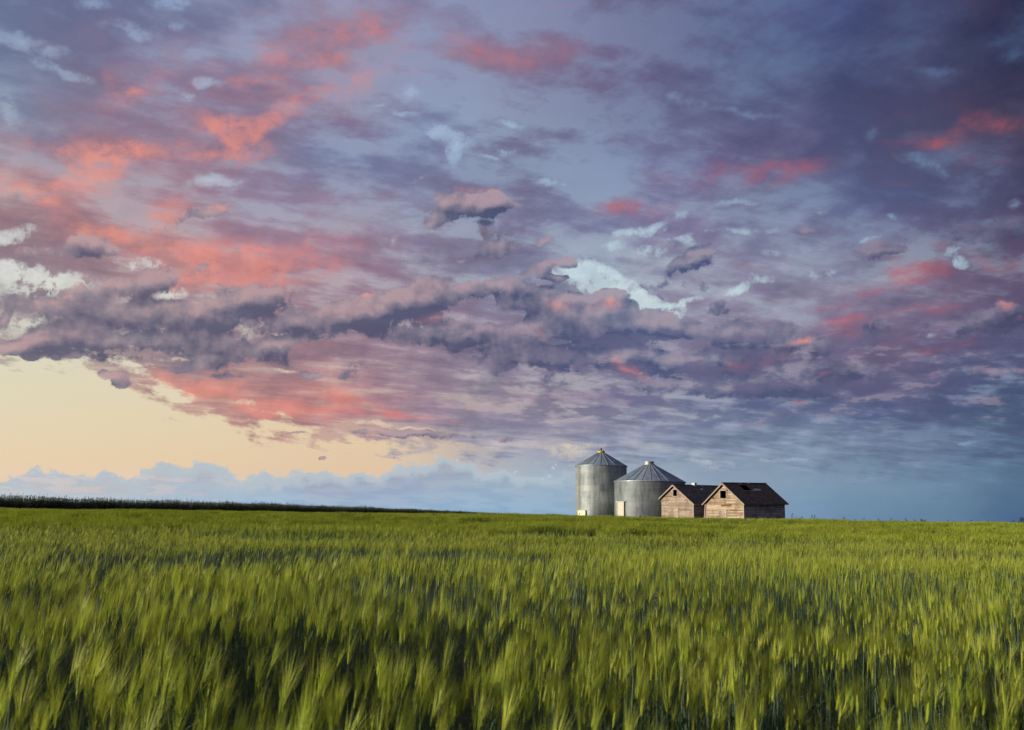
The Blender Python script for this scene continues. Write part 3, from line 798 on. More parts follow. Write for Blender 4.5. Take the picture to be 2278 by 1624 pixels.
def crop():
    P, I, RO, S = [], [], [], []
    for r0, r1, dens, half, i0, ni, patch in ((.9, 10, 100, .85, 0, 10, 0), (10, 34, 54, .80, 10, 8, 0), (34, 175, 1.7, .80, 18, 6, 1)):
        x, y = ring_points(r0, r1, dens, half)
        keep = nrg.random(len(x)) < thin(x, y) * (1 if patch else (.18 + 1.15 * vnoise(x, y, .55, 9)))
        keep &= x > corn_x(y) + .8
        lim = np.where(np.abs(x - YARD[0] - 2) < 22, 93 + 6 * sstep(12, 22, np.abs(x - YARD[0] - 2)), 165)
        keep &= y < lim
        keep &= np.hypot(x - 25, y - 108) > 10
        x, y = x[keep], y[keep]; n = len(x)
        hv = .90 + .16 * vnoise(x, y, 2.6, 3) + .10 * vnoise(x, y, .8, 4) + .30 * (vnoise(x * .5, y, 4.2, 6) - .5)
        hv = hv * (1 + (nrg.random(n) - .5) * (.08 if patch else .22))
        gust = vnoise(x, y, 1.7, 21) * .6 + vnoise(x, y, 7, 22) * .4
        P.append(np.stack([x, y, gz(x, y) - .01], 1)); I.append(i0 + nrg.integers(0, ni, n))
        rz = (nrg.random(n) - .5) * (.5 if patch else 1.1) + (vnoise(x, y, 3.5, 8) - .5) * .8
        RO.append(np.stack([(nrg.random(n) - .5) * .12, (gust - .45) * (.16 if patch else .22) + (nrg.random(n) - .5) * .12, rz], 1))
        w = .9 + .25 * nrg.random(n)
        S.append(np.stack([w, w, hv], 1))
    o = scatter('barley_field', np.concatenate(P), np.concatenate(I), np.concatenate(RO), np.concatenate(S), C_barley, BM)
    print('BARLEY', [len(p) for p in P])
    tag(o, 'dense field of green bearded barley leaning to the right in the wind', 'barley', kind='stuff')
crop()

# tall dark crop at the left edge of the field
M_corn = leafy('corn_leaf', (.016, .030, .010, 1), (.030, .046, .014, 1), .12)
M_corntop = leafy('corn_tassel', (.05, .065, .02, 1), (.08, .08, .03, 1), .2)
cps = []
for i in range(6):
    pm = PM(); H = rng.uniform(1.75, 2.15)
    pm.loft([[Vector((math.cos(q) * r, math.sin(q) * r, z)) for q in (0, 2.09, 4.19)] for r, z in ((.014, 0), (.011, H * .6), (.006, H))], 0)
    for k in range(11):
        z = H * (.12 + .8 * k / 11); a = k * math.pi + rng.uniform(-.6, .6); o = Vector((math.cos(a), math.sin(a), 0)); L = rng.uniform(.5, .75) * (1 - .35 * k / 11)
        ps = [Vector((0, 0, z)) + o * L * u * .8 + Vector((0, 0, L * (1.0 * u - 1.1 * u * u))) for u in (0, .25, .5, .75, 1)]
        pm.ribbon(ps, [.03, .07, .075, .045, .004], Vector((-o.y, o.x, .2)).normalized(), 0)
    for k in range(6):
        a = rng.uniform(0, 6.28); o = Vector((math.cos(a), math.sin(a), 0))
        b = Vector((0, 0, H - .02)); e = b + o * .06 + Vector((0, 0, rng.uniform(.12, .24)))
        pm.tri(b - o.cross(Vector((0, 0, 1))) * .012, b + o.cross(Vector((0, 0, 1))) * .012, e, 1)
    cps.append(pm.obj('corn_plant_%02d' % i, [M_corn, M_corntop]))
C_corn = nowhere(cps, 'corn_sources')
def corn():
    n = 36000
    y = 62 + (520 - 62) * nrg.random(n) ** 1.3; dep = nrg.random(n) ** 1.5 * (10 + y * .03)
    x = corn_x(y) - dep
    rr = nrg.random(n)
    P = np.stack([x, y, gz(x, y) - .02], 1)
    sc = .90 + .22 * vnoise(x, y, 3.0, 31) + .16 * vnoise(x, y, 1.6, 32) + (rr > .93) * .14
    w = 1.0 + .3 * nrg.random(n)
    RO = np.stack([(nrg.random(n) - .5) * .15, (nrg.random(n) - .3) * .18, nrg.random(n) * 6.28], 1)
    o = scatter('corn_field', P, nrg.integers(0, 6, n), RO, np.stack([w, w, sc], 1), C_corn, [M_corn, M_corntop])
    tag(o, 'dark green strip of tall corn along the left edge of the barley', 'corn', kind='stuff')
corn()
# ------------------------------------------------------------------ grain bins
def galv(name, dark=(.20, .22, .22), light=(.52, .53, .50), stain_shade_dir=None, seed=0.0, roof=False):
    def fn(nb):
        co = objco(nb); x, y, z = nb.sep(co)
        ang = nb.m('ARCTAN2', y, x)
        if roof:
            u = nb.m('MULTIPLY', ang, 24 / (2 * math.pi)); cell = nb.m('FLOOR', u)
            wn = nb.n.new('ShaderNodeTexWhiteNoise'); wn.noise_dimensions = '1D'; nb.put(wn.inputs['W'], cell)
            n1 = nb.noise(co, 1.4, 5, .6, dims='3D')
            f = nb.m('ADD', nb.m('MULTIPLY', wn.outputs['Value'], .35), nb.m('MULTIPLY', n1, .65))
            c = nb.mix(nb.lin(f, .3, .7), (.16, .22, .27, 1), (.28, .36, .42, 1))
            rs = nb.noise(nb.mapping(co, (0, 0, 0), (0, 0, 0), (1, 1, 1)), 3.3, 6, .7, dims='3D')
            c = nb.mix(nb.m('MULTIPLY', nb.step(rs, .60, .74), .5), c, (.16, .12, .09, 1))
            return principled(nb, c, nb.lin(n1, .3, .7, .38, .6), .55, spec=.4)
        su = nb.m('MULTIPLY', ang, 9 / (2 * math.pi)); ring = nb.m('FLOOR', nb.m('DIVIDE', z, .81))
        su = nb.m('ADD', su, nb.m('MULTIPLY', nb.m('MODULO', ring, 2.0), .5))
        cell = nb.xyz(nb.m('FLOOR', su), ring, seed)
        wn = nb.n.new('ShaderNodeTexWhiteNoise'); nb.put(wn.inputs['Vector'], cell)
        # vertical weathering streaks
        cyl = nb.xyz(nb.m('MULTIPLY', nb.m('SINE', ang), 6.0), nb.m('MULTIPLY', nb.m('COSINE', ang), 6.0), nb.m('MULTIPLY', z, .35))
        st = nb.noise(cyl, 1.2, 6, .65, dims='3D'); bl = nb.noise(co, .55, 4, .6, dims='3D')
        f = nb.m('ADD', nb.m('MULTIPLY', wn.outputs['Value'], .09), nb.m('ADD', nb.m('MULTIPLY', st, .58), nb.m('MULTIPLY', bl, .33)))
        c = nb.mix(nb.lin(f, .36, .64), dark, light)
        # stain low on the right, deepened to paint in that side's shade
        if stain_shade_dir is not None:
            da = nb.m('COSINE', nb.m('SUBTRACT', ang, stain_shade_dir))
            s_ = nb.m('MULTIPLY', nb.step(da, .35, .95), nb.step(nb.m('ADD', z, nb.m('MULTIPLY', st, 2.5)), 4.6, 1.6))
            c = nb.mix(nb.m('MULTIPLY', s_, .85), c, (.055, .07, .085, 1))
        # bolted vertical seams and ring laps
        fr = nb.m('FRACT', su)
        seam = nb.m('LESS_THAN', nb.m('ABSOLUTE', nb.m('SUBTRACT', fr, .5)), .007)
        c = nb.mix(nb.m('MULTIPLY', seam, .45), c, (.12, .12, .12, 1))
        rl = nb.m('LESS_THAN', nb.m('FRACT', nb.m('DIVIDE', z, .81)), .035)
        c = nb.mix(nb.m('MULTIPLY', rl, .35), c, (.13, .13, .12, 1))
        return principled(nb, c, nb.lin(st, .3, .7, .42, .62), .45, spec=.4)
    return mat(name, fn)

def painted(name, c1, c2, rough=.7, sc=6, metal=0.0, stretch=(1, 1, 1)):
    def fn(nb):
        co = objco(nb)
        n1 = nb.noise(nb.mapping(co, (0, 0, 0), (0, 0, 0), stretch), sc, 6, .65, dims='3D')
        return principled(nb, nb.mix(nb.lin(n1, .35, .65), c1, c2), rough, metal, bump=n1, bstr=.2, bdist=.01)
    return mat(name, fn)

M_cream = painted('plywood', (.62, .52, .32, 1), (.78, .68, .46, 1), sc=3, stretch=(1, 1, .4))
M_doorpaint = painted('door_paint', (.34, .34, .29, 1), (.44, .43, .37, 1), sc=5)
M_frame = painted('bin_frame', (.22, .22, .20, 1), (.34, .34, .31, 1), .5, 8, .3)
M_yellow = painted('yellow_paint', (.33, .24, .03, 1), (.46, .35, .06, 1), .55, 12)
M_black = painted('black_metal', (.02, .018, .016, 1), (.045, .035, .03, 1), .5, 20)
M_collar = painted('collar_metal', (.20, .22, .22, 1), (.34, .36, .36, 1), .5, 8, .4)

def corrugated(Rr, H, pitch=.15, amp=.022, seg=120):
    prof = []
    n = int(H / pitch * 5)
    for i in range(n + 1):
        z = H * i / n
        prof.append((Rr + amp * math.sin(2 * math.pi * z / pitch), z))
    return prof

def cone_roof(mb, Re, Rt, z0, z1, ribs, seg, over=.0):
    vs = []; fs = []
    # faceted cone with raised rib at each sheet joint
    for k in range(ribs):
        a0 = 2 * math.pi * k / ribs; a1 = 2 * math.pi * (k + 1) / ribs
        sub = 4
        b = len(vs)
        for q in range(sub + 1):
            a = a0 + (a1 - a0) * q / sub
            for r, z in ((Re, z0), (Re * .62 + Rt * .38, z0 + (z1 - z0) * .38 - .02), (Rt, z1)):
                vs.append((r * math.cos(a), r * math.sin(a), z))
        for q in range(sub):
            for j in range(2):
                i0 = b + q * 3 + j; fs.append((i0, i0 + 3, i0 + 4, i0 + 1))
    mb.add(vs, fs, False)
    for k in range(ribs):
        a = 2 * math.pi * k / ribs; w = .03; h = .035
        t = Vector((-math.sin(a), math.cos(a), 0)); d = Vector((math.cos(a), math.sin(a), 0))
        dirv = (d * (Re - Rt) + Vector((0, 0, z0 - z1))).normalized(); n = t.cross(dirv); n = n if n.z > 0 else -n
        A = d * Rt + Vector((0, 0, z1)); B = d * (Re + .02) + Vector((0, 0, z0 - .01))
        mb.add([A - t * w, A + t * w, A + n * h, B - t * w, B + t * w, B + n * h], [(0, 3, 5, 2), (1, 2, 5, 4), (3, 4, 5), (0, 2, 1)])

def ang_to_cam(c):
    return math.atan2(-c.y, -c.x)

# --- tall narrow bin
DA = 117.0
cA = at_px(1923.5, DA); sA = DA / F_V / 1.4387
RA = 80.4 * sA
baseA = float(gz(cA.x, cA.y)) - .05
eaveA = z_px(1923, 1491.5, DA) - baseA
topA = z_px(1926, 1449, DA) - baseA
t = empty('grain_bin', (cA.x, cA.y, baseA))
tag(t, 'tall narrow corrugated steel grain bin with a yellow cap on its cone roof', 'grain bin')
camA = ang_to_cam(cA)
M_galvA = galv('galvanised_wall_tall', (.13, .16, .18, 1), (.33, .375, .385, 1), stain_shade_dir=camA + R(42), seed=3.0)
mb = MB(); mb.lathe(corrugated(RA - .012, eaveA), 128); mb.build('wall', M_galvA, t)
M_roofA = galv('bin_roof_tall', roof=True)
mb = MB(); cone_roof(mb, RA + .10, .46, eaveA - .03, topA, 22, 88); 
mb.lathe([(RA + .10, eaveA - .03), (RA + .11, eaveA - .09), (RA - .02, eaveA - .07)], 88, False)
ro = mb.build('roof', M_roofA, t)
mb = MB(); mb.lathe([(.50, topA - .06), (.50, topA + .20), (.46, topA + .24), (.02, topA + .27)], 24, False, True)
for k in range(3):
    a = camA + R(-70 + 60 * k); mb.box((.44 * math.cos(a), .44 * math.sin(a), topA + .30), (.10, .10, .14), Matrix.Rotation(a, 3, 'Z'))
mb.build('vent_cap', M_yellow, ro)
mb = MB(); mb.tube([(0, 0, topA + .24), (0, 0, topA + .50), (.02, 0, topA + .60)], [.10, .12, .07], 10); mb.tube([(-.20, -.02, topA + .24), (-.14, 0, topA + .52), (0, 0, topA + .56)], .03, 6)
mb.box((.02, 0, topA + .62), (.12, .12, .10)); mb.build('lid_handle', M_black, ro)
def on_wall(Rr, camang, off_px, s, z, out=0.0):
    """angle on a bin wall seen off_px (full-size px) right of the centre line"""
    ph = math.asin(max(-1, min(1, off_px * s / Rr)))
    a = camang + ph
    return a, Vector(((Rr + out) * math.cos(a), (Rr + out) * math.sin(a), z))
a, p = on_wall(RA, camA, 1864 - 1923.5, sA, 0)
zt = z_px(1864, 1634.5, DA) - baseA
M3 = Matrix.Rotation(a, 3, 'Z')
wd = 23 * sA / max(.4, math.cos(a - camA))
mb = MB(); mb.box(Vector(((RA + .03) * math.cos(a), (RA + .03) * math.sin(a), (zt) / 2)), (.06, wd, zt), M3)
h = mb.build('hatch_door', M_cream, t)
mb = MB()
for k in range(10): pass
q = Vector(((RA + .065) * math.cos(a), (RA + .065) * math.sin(a), zt - .42)) + M3 @ Vector((0, -wd * .28, 0))
mb.tube([q, q + M3 @ Vector((.02, 0, 0))], .10, 12); mb.build('knob_hole', M_black, h)
mb = MB(); mb.box(Vector(((RA + .05) * math.cos(a), (RA + .05) * math.sin(a), zt + .03)), (.12, wd + .12, .06), M3)
for sg in (-1, 1): mb.box(Vector(((RA + .04) * math.cos(a), (RA + .04) * math.sin(a), zt / 2)) + M3 @ Vector((0, sg * (wd / 2 + .035), 0)), (.10, .06, zt), M3)
mb.build('hatch_frame', M_frame, t)
# rung ladder running up the wall by the seam
mb = MB()
a2, _ = on_wall(RA, camA, 1856 - 1923.5, sA, 0)
M4 = Matrix.Rotation(a2, 3, 'Z'); e_ = Vector((math.cos(a2), math.sin(a2), 0))
for sg in (-1, 1):
    mb.box(e_ * (RA + .09) + M4 @ Vector((0, sg * .2, 0)) + Vector((0, 0, zt + .3 + (eaveA - zt - .5) / 2)), (.03, .03, eaveA - zt - .5), M4)
k = zt + .45
while k < eaveA - .3:
    mb.box(e_ * (RA + .09) + Vector((0, 0, k)), (.025, .40, .025), M4); k += .3
mb.build('ladder', M_frame, t)

# --- wide low bin
DB = 112.0
cB = at_px(2079, DB); sB = DB / F_V / 1.4387
RB = 109.6 * sB
baseB = float(gz(cB.x, cB.y)) - .05
eaveB = z_px(2079, 1542, DB) - baseB; topB = z_px(2079, 1488.5, DB) - baseB
t = empty('grain_bin', (cB.x, cB.y, baseB))
tag(t, 'wide low corrugated grain bin with a plain grey collar and a pale man door', 'grain bin')
camB = ang_to_cam(cB)
M_galvB = galv('galvanised_wall_wide', (.10, .125, .145, 1), (.225, .26, .27, 1), stain_shade_dir=camB + R(50), seed=8.0)
mb = MB(); mb.lathe(corrugated(RB - .012, eaveB), 144); mb.build('wall', M_galvB, t)
M_roofB = galv('bin_roof_wide', roof=True)
mb = MB(); cone_roof(mb, RB + .11, .72, eaveB - .03, topB, 26, 104)
mb.lathe([(RB + .11, eaveB - .03), (RB + .12, eaveB - .10), (RB - .02, eaveB - .08)], 104, False)
ro = mb.build('roof', M_roofB, t)
mb = MB(); mb.lathe([(.74, topB - .05), (.70, topB + .12), (.58, topB + .14), (.58, topB + .36), (.64, topB + .36), (.64, topB + .44), (.50, topB + .47), (.02, topB + .49)], 32, False, True)
mb.build('vent_collar', M_collar, ro)
a, p = on_wall(RB, camB, 1992.5 - 2079, sB, 0)
M3 = Matrix.Rotation(a, 3, 'Z'); e_ = Vector((math.cos(a), math.sin(a), 0)); zt = z_px(1993, 1608, DB) - baseB
wd = 19 * sB / max(.35, math.cos(a - camB))
mb = MB(); mb.box(e_ * (RB + .06) + Vector((0, 0, zt / 2)), (.05, wd, zt), M3); dr = mb.build('door', M_doorpaint, t)
for z_ in (.5, zt * .68):
    mb = MB(); mb.box(e_ * (RB + .10) + M3 @ Vector((0, -wd * .42, 0)) + Vector((0, 0, z_)), (.04, .30, .06), M3); mb.build('hinge', M_frame, dr)
mb = MB(); mb.box(e_ * (RB + .07) + Vector((0, 0, zt + .05)), (.26, wd + .5, .07), M3)
for sg in (-1, 1): mb.box(e_ * (RB + .03) + M3 @ Vector((0, sg * (wd / 2 + .06), 0)) + Vector((0, 0, zt / 2)), (.20, .09, zt), M3)
mb.build('door_frame', M_doorpaint, t)
# ------------------------------------------------------------------ wooden granaries
def wood(name, a, b, c_, grain=(1, 1, 1), hue=0.0):
    def fn(nb):
        co = objco(nb)
        g = nb.noise(nb.mapping(co, (0, 0, 0), (0, 0, 0), (7, 7, .35)), 5, 7, .7, dims='3D')     # grain runs along the boards
        big = nb.noise(co, .8, 4, .6, dims='3D')
        geo = nb.n.new('ShaderNodeAttribute'); geo.attribute_name = 'tone'
        f = nb.m('ADD', nb.m('MULTIPLY', g, .5), nb.m('MULTIPLY', geo.outputs['Fac'], .5))
        c = nb.mix(nb.lin(f, .25, .75), a, b)
        c = nb.mix(nb.m('MULTIPLY', nb.step(nb.m('ADD', big, nb.m('MULTIPLY', g, .4)), .62, .85), .7), c, c_)
        kn = nb.noise(co, 4.5, 3, .5, dims='3D')
        c = nb.mix(nb.m('MULTIPLY', nb.step(kn, .66, .72), .7), c, (.07, .045, .03, 1))
        return principled(nb, c, .88, bump=g, bstr=.4, bdist=.01, spec=.15)
    return mat(name, fn)

def shingle(name, c1, c2, moss, loss=.0):
    def fn(nb):
        co = objco(nb); x, y, z = nb.sep(co)
        uv = nb.xyz(y, nb.m('MULTIPLY', z, 1.6), 0)
        bt = nb.n.new('ShaderNodeTexBrick'); nb.put(bt.inputs['Vector'], uv)
        bt.inputs['Color1'].default_value = (0, 0, 0, 1); bt.inputs['Color2'].default_value = (1, 1, 1, 1); bt.inputs['Mortar'].default_value = (.5, .5, .5, 1)
        bt.inputs['Scale'].default_value = 1.0; bt.inputs['Mortar Size'].default_value = .008; bt.inputs['Brick Width'].default_value = .22; bt.inputs['Row Height'].default_value = .20
        n1 = nb.noise(co, 1.1, 5, .65, dims='3D')
        f = nb.m('ADD', nb.m('MULTIPLY', nb.sep(bt.outputs['Color'])[0], .55), nb.m('MULTIPLY', n1, .6))
        c = nb.mix(nb.lin(f, .25, .85), c1, c2)
        c = nb.mix(nb.m('MULTIPLY', bt.outputs['Fac'], .7), c, (.012, .010, .010, 1))
        n2 = nb.noise(nb.mapping(co, (0, 0, 0), (0, 0, 0), (1, 1, .6)), 3.4, 5, .7, dims='3D')
        c = nb.mix(nb.m('MULTIPLY', nb.step(n2, .64 - loss, .70 - loss), .75), c, moss)
        return principled(nb, c, .9, bump=f, bstr=.6, bdist=.02, spec=.15)
    return mat(name, fn)

M_woodL = wood('weathered_pine', (.225, .185, .15, 1), (.37, .315, .26, 1), (.18, .13, .10, 1))
M_woodR = wood('weathered_lumber', (.26, .205, .15, 1), (.44, .37, .275, 1), (.15, .10, .065, 1))
M_woodS = wood('grey_side_boards', (.20, .20, .22, 1), (.34, .33, .35, 1), (.12, .12, .13, 1))
M_trim = wood('grey_trim', (.26, .21, .18, 1), (.38, .32, .28, 1), (.16, .13, .11, 1))
M_shL = shingle('old_shingles', (.045, .047, .047, 1), (.110, .112, .110, 1), (.26, .27, .30, 1), .05)
M_shR = shingle('brown_shingles', (.043, .041, .038, 1), (.108, .103, .093, 1), (.085, .045, .035, 1), -.02)
M_dark = mat('interior_darkness', lambda nb: principled(nb, (.012, .010, .009, 1), .95, spec=.05))
M_green = painted('green_trim', (.02, .07, .06, 1), (.04, .11, .09, 1), .7, 10)
M_rust = painted('rusty_board', (.09, .045, .015, 1), (.15, .075, .025, 1), .8, 6)
M_pale = painted('pale_board', (.30, .29, .27, 1), (.42, .40, .37, 1), .8, 6)

def with_tone(o, rngv, per=6):
    me = o.data; at = me.attributes.new('tone', 'FLOAT', 'FACE')
    n = len(me.polygons); v = []
    while len(v) < n: v += [rngv.random()] * per
    at.data.foreach_set('value', v[:n])

def siding(mb, x0f, x1f, z0, z1, pitch, rv, plane, holes=(), miss=.0, warp=.012):
    """horizontal lap boards; x0f/x1f give the span at a height; plane maps (u, out, z) to a point"""
    z = z0
    while z < z1 - .02:
        h = min(pitch, z1 - z)
        a, b = x0f(z + h), x1f(z + h)
        segs = [(a, b)]
        for (hx0, hx1, hz0, hz1) in holes:
            if z + h > hz0 + .03 and z < hz1 - .03:
                ns = []
                for s0, s1 in segs:
                    if hx0 > s0: ns.append((s0, min(s1, hx0)))
                    if hx1 < s1: ns.append((max(s0, hx1), s1))
                segs = [q for q in ns if q[1] - q[0] > .02]
        for s0, s1 in segs:
            # break into lengths
            cuts = [s0]; 
            while cuts[-1] < s1 - 1.6: cuts.append(cuts[-1] + rv.uniform(1.3, 3.2))
            if cuts[-1] < s1: cuts.append(s1)
            cuts[-1] = s1
            for c0, c1 in zip(cuts[:-1], cuts[1:]):
                if rv.random() < miss: 
                    m0 = rv.uniform(c0, c1); c1b = min(c1, m0 + rv.uniform(.1, .3))
                    parts = [(c0, m0), (c1b, c1)]
                else: parts = [(c0, c1)]
                for d0, d1 in parts:
                    if d1 - d0 < .03: continue
                    dz0, dz1 = rv.uniform(-warp, warp), rv.uniform(-warp, warp)
                    g = .022 + (rv.random() ** 3) * .035
                    o1 = .030 + rv.uniform(0, .012)
                    mb.add([plane(d0, o1, z + g + dz0), plane(d1 - .006, o1, z + g + dz1), plane(d1 - .006, .012, z + h + dz1), plane(d0, .012, z + h + dz0),
                            plane(d0, 0.0, z + g + dz0), plane(d1 - .006, 0.0, z + g + dz1), plane(d1 - .006, -.006, z + h + dz1), plane(d0, -.006, z + h + dz0)],
                           [(0, 1, 2, 3), (4, 7, 6, 5), (0, 4, 5, 1), (3, 2, 6, 7), (0, 3, 7, 4), (1, 5, 6, 2)])
        z += h

def bar(mb, p, q, w, th, up=Vector((0, 0, 1))):
    """board from p to q, width w (in direction up-ish), thickness th"""
    p, q = Vector(p), Vector(q); d = (q - p); L = d.length; d.normalize()
    s_ = d.cross(up).normalized(); u = s_.cross(d)
    M_ = Matrix((d, s_, u)).transposed()
    mb.box((p + q) / 2, (L, th, w), M_)

def granary(label, cornerpx, D, W_, L_, theta, z_eave_px, z_apex_px, mats, seed, win, door, rise=.0, roofc=None, lean=0.0):
    """front-right corner stands at photo column cornerpx; local x runs left(-) to right(+) along the front, y goes back"""
    rv = random.Random(seed)
    c = at_px(cornerpx, D); base = float(gz(c.x, c.y)) - .12
    front_az = math.atan2(-c.x, -c.y) + theta          # bearing of the outward front normal
    phi = math.atan2(math.sin(front_az), -math.cos(front_az)) if True else 0
    t = empty('wooden_granary', (c.x, c.y, base), phi)
    tag(t, label, 'granary')
    HE = z_eave_px - base; HA = z_apex_px - base
    hw = W_ / 2; cx = -hw
    slope = (HA - HE) / hw
    x0 = lambda z: -W_ if z <= HE else -W_ + (z - HE) / slope
    x1 = lambda z: 0.0 if z <= HE else -(z - HE) / slope
    wx0, wx1, wz0, wz1 = win
    fr = lambda u, o, z: Vector((u, -o, z))
    def fin(mb, name, m_, par=t, tone=True):
        o = mb.build(name, m_, par)
        if tone: with_tone(o, rv)
        return o
    mb = MB(); siding(mb, x0, x1, .12, HA - .12, mats['pitch'], rv, fr, [win, (door[0], door[1], 0, door[2])], mats['miss'])
    fin(mb, 'front_wall', mats['front'])
    sd = lambda u, o, z: Vector((o, u, z))
    mb = MB(); siding(mb, lambda z: 0.0, lambda z: L_, .12, HE - .02, mats['pitch'], rv, sd, [], mats['miss'])
    fin(mb, 'side_wall', mats['side'])
    sl = lambda u, o, z: Vector((-W_ - o, u, z))
    mb = MB(); siding(mb, lambda z: 0.0, lambda z: L_, .12, HE - .02, mats['pitch'], rv, sl, [], mats['miss'])
    fin(mb, 'side_wall', mats['front'])
    bk = lambda u, o, z: Vector((u, L_ + o, z))
    mb = MB(); siding(mb, x0, x1, .12, HA - .12, mats['pitch'], rv, bk, [], mats['miss'])
    fin(mb, 'back_wall', mats['side'])
    # near-black shell behind the boards, its colour standing in for interior darkness, with the loft opening left open
    mb = MB(); th = .05; i_ = -.012
    def wallpoly(y, dy):
        # two pieces left and right of the window plus above and below
        for (ax, bx, az_, bz) in ((-W_ + .02, wx0, 0, HE), (wx1, -.02, 0, HE), (wx0, wx1, 0, min(wz0, HE))):
            if bz > az_ and bx > ax: mb.prism([(ax, y, az_), (bx, y, az_), (bx, y, bz), (ax, y, bz)], (0, dy, 0))
        mb.prism([(-W_ + .02, y, HE), (wx0, y, HE), (wx0, y, min(HE + (wx0 + W_) * slope - .04, HA)), ], (0, dy, 0))
        mb.prism([(wx1, y, HE), (-.02, y, HE), (wx1, y, HE + (-wx1) * slope - .04)], (0, dy, 0))
        if wz0 > HE: mb.prism([(wx0, y, HE), (wx1, y, HE), (wx1, y, wz0), (wx0, y, wz0)], (0, dy, 0))
        tops = [(wx0, y, wz1), (wx1, y, wz1), (wx1, y, HE - wx1 * slope - .04), (-hw, y, HA - .06), (wx0, y, HE + (wx0 + W_) * slope - .04)]
        mb.prism(tops, (0, dy, 0))
    wallpoly(.012, .05)
    mb.box((-.035, L_ / 2, HE / 2), (.04, L_ - .1, HE - .04)); mb.box((-W_ + .035, L_ / 2, HE / 2), (.04, L_ - .1, HE - .04))
    mb.prism([(-W_ + .02, L_ - .06, 0), (-.02, L_ - .06, 0), (-.02, L_ - .06, HE), (-hw, L_ - .06, HA - .06), (-W_ + .02, L_ - .06, HE)], (0, .04, 0))
    fin(mb, 'dark_backing', M_dark, tone=False)
    # corner boards
    for c_, s_ in (((-W_ - .01, -.035, HE / 2 - .05), (.11, .035, HE - .04)), ((.01, -.035, HE / 2 - .05), (.11, .035, HE - .04)),
                   ((.045, .055, HE / 2), (.03, .11, HE - .04)), ((.045, L_ - .05, HE / 2), (.03, .11, HE - .04))):
        mb = MB(); mb.box(c_, s_); fin(mb, 'corner_board', mats['trim'])
    # loft opening frame
    mb = MB(); fw = .11
    for xx in (wx0 - fw / 2, wx1 + fw / 2): mb.box((xx, -.05, (wz0 + wz1) / 2), (fw, .035, wz1 - wz0 + 2 * fw))
    for zz in (wz0 - fw / 2, wz1 + fw / 2): mb.box(((wx0 + wx1) / 2, -.052, zz), (wx1 - wx0, .03, fw))
    for xx in (wx0 - .01, wx1 + .01): mb.box((xx, .02, (wz0 + wz1) / 2), (.02, .16, wz1 - wz0))
    for zz in (wz0 - .01, wz1 + .01): mb.box(((wx0 + wx1) / 2, .022, zz), (wx1 - wx0, .155, .02))
    fin(mb, 'loft_window', mats['front'])
    # plank door
    mb = MB(); dx0, dx1, dh = door; nx = 5; w_ = (dx1 - dx0) / nx
    for k in range(nx): mb.box((dx0 + w_ * (k + .5), -.02 - rv.uniform(0, .01), dh / 2 + .05), (w_ - .012, .03, dh - .02 - rv.uniform(0, .08)))
    for zz in (dh * .35, dh * .78): mb.box(((dx0 + dx1) / 2, -.055, zz), (dx1 - dx0 - .05, .03, .11))
    d_ = fin(mb, 'door', mats['trim'])
    for q_ in (.78, .35):
        mb = MB(); mb.box((dx0 + .09, -.085, dh * q_), (.18, .02, .05)); fin(mb, 'hinge', M_black, d_, False)
    mb = MB(); mb.tube([(dx1 - .12, -.02, dh * .55), (dx1 - .12, -.11, dh * .55)], .03, 8); fin(mb, 'knob', M_black, d_, False)
    mb = MB()
    for xx in (dx0 - .05, dx1 + .05): mb.box((xx, -.05, dh / 2 + .03), (.10, .035, dh + .02))
    mb.box(((dx0 + dx1) / 2, -.055, dh + .09), (dx1 - dx0 + .34, .06, .10))
    fin(mb, 'door_frame', mats['trim'])
    # roof: two thick shingled slopes with overhang
    ov, of, rt = .34, .30, .09
    sl_len = math.hypot(hw + ov, (hw + ov) * slope)
    def roof_pts(sgn, y0, y1, lift=0.0):
        ex = -hw + sgn * (hw + ov); ez = HA - (hw + ov) * slope
        return Vector((-hw, y0, HA + lift)), Vector((ex, y0, ez + lift)), Vector((ex, y1, ez + lift + rise)), Vector((-hw, y1, HA + lift + rise))
    holes = mats.get('hole')
    ro = None
    for sgn in (1, -1):
        mb = MB()
        A, B, C, Dp = roof_pts(sgn, -of, L_ + of)
        nrm = (B - A).cross(Dp - A).normalized(); nrm = nrm if nrm.z > 0 else -nrm
        # grid so the surface can sag a little and carry a hole
        nu, nv = 22, 14
        U = [i / nu for i in range(nu + 1)]; V_ = [j / nv for j in range(nv + 1)]
        if holes and sgn == 1:
            u0, u1, v0, v1, sk = holes
        def P_(u, v, l):
            p = A.lerp(Dp, u).lerp(B.lerp(C, u), v)
            sag = -.05 * math.sin(math.pi * u) * (.6 + .4 * (1 - v)) + .012 * math.sin(u * 31 + v * 17 + seed)
            return p + nrm * l + Vector((0, 0, sag * 1.0))
        idx = {}; vs = []; fs = []
        for l, tag_ in ((0.02, 0), (-rt + .02, 1)):
            for i, u in enumerate(U):
                for j, v in enumerate(V_):
                    idx[(i, j, tag_)] = len(vs); vs.append(P_(u, v, l))
        hole = lambda i, j: holes and sgn == 1 and holes[0] <= (i + .5) / nu < holes[1] and holes[2] <= (j + .5) / nv < holes[3]
        for i in range(nu):
            for j in range(nv):
                if hole(i, j): continue
                fs.append((idx[i, j, 0], idx[i + 1, j, 0], idx[i + 1, j + 1, 0], idx[i, j + 1, 0]))
                fs.append((idx[i, j, 1], idx[i, j + 1, 1], idx[i + 1, j + 1, 1], idx[i + 1, j, 1]))
        def edge(i, j, i2, j2): fs.append((idx[i, j, 0], idx[i2, j2, 0], idx[i2, j2, 1], idx[i, j, 1]))
        for i in range(nu): edge(i, nv, i + 1, nv); edge(i, 0, i + 1, 0)
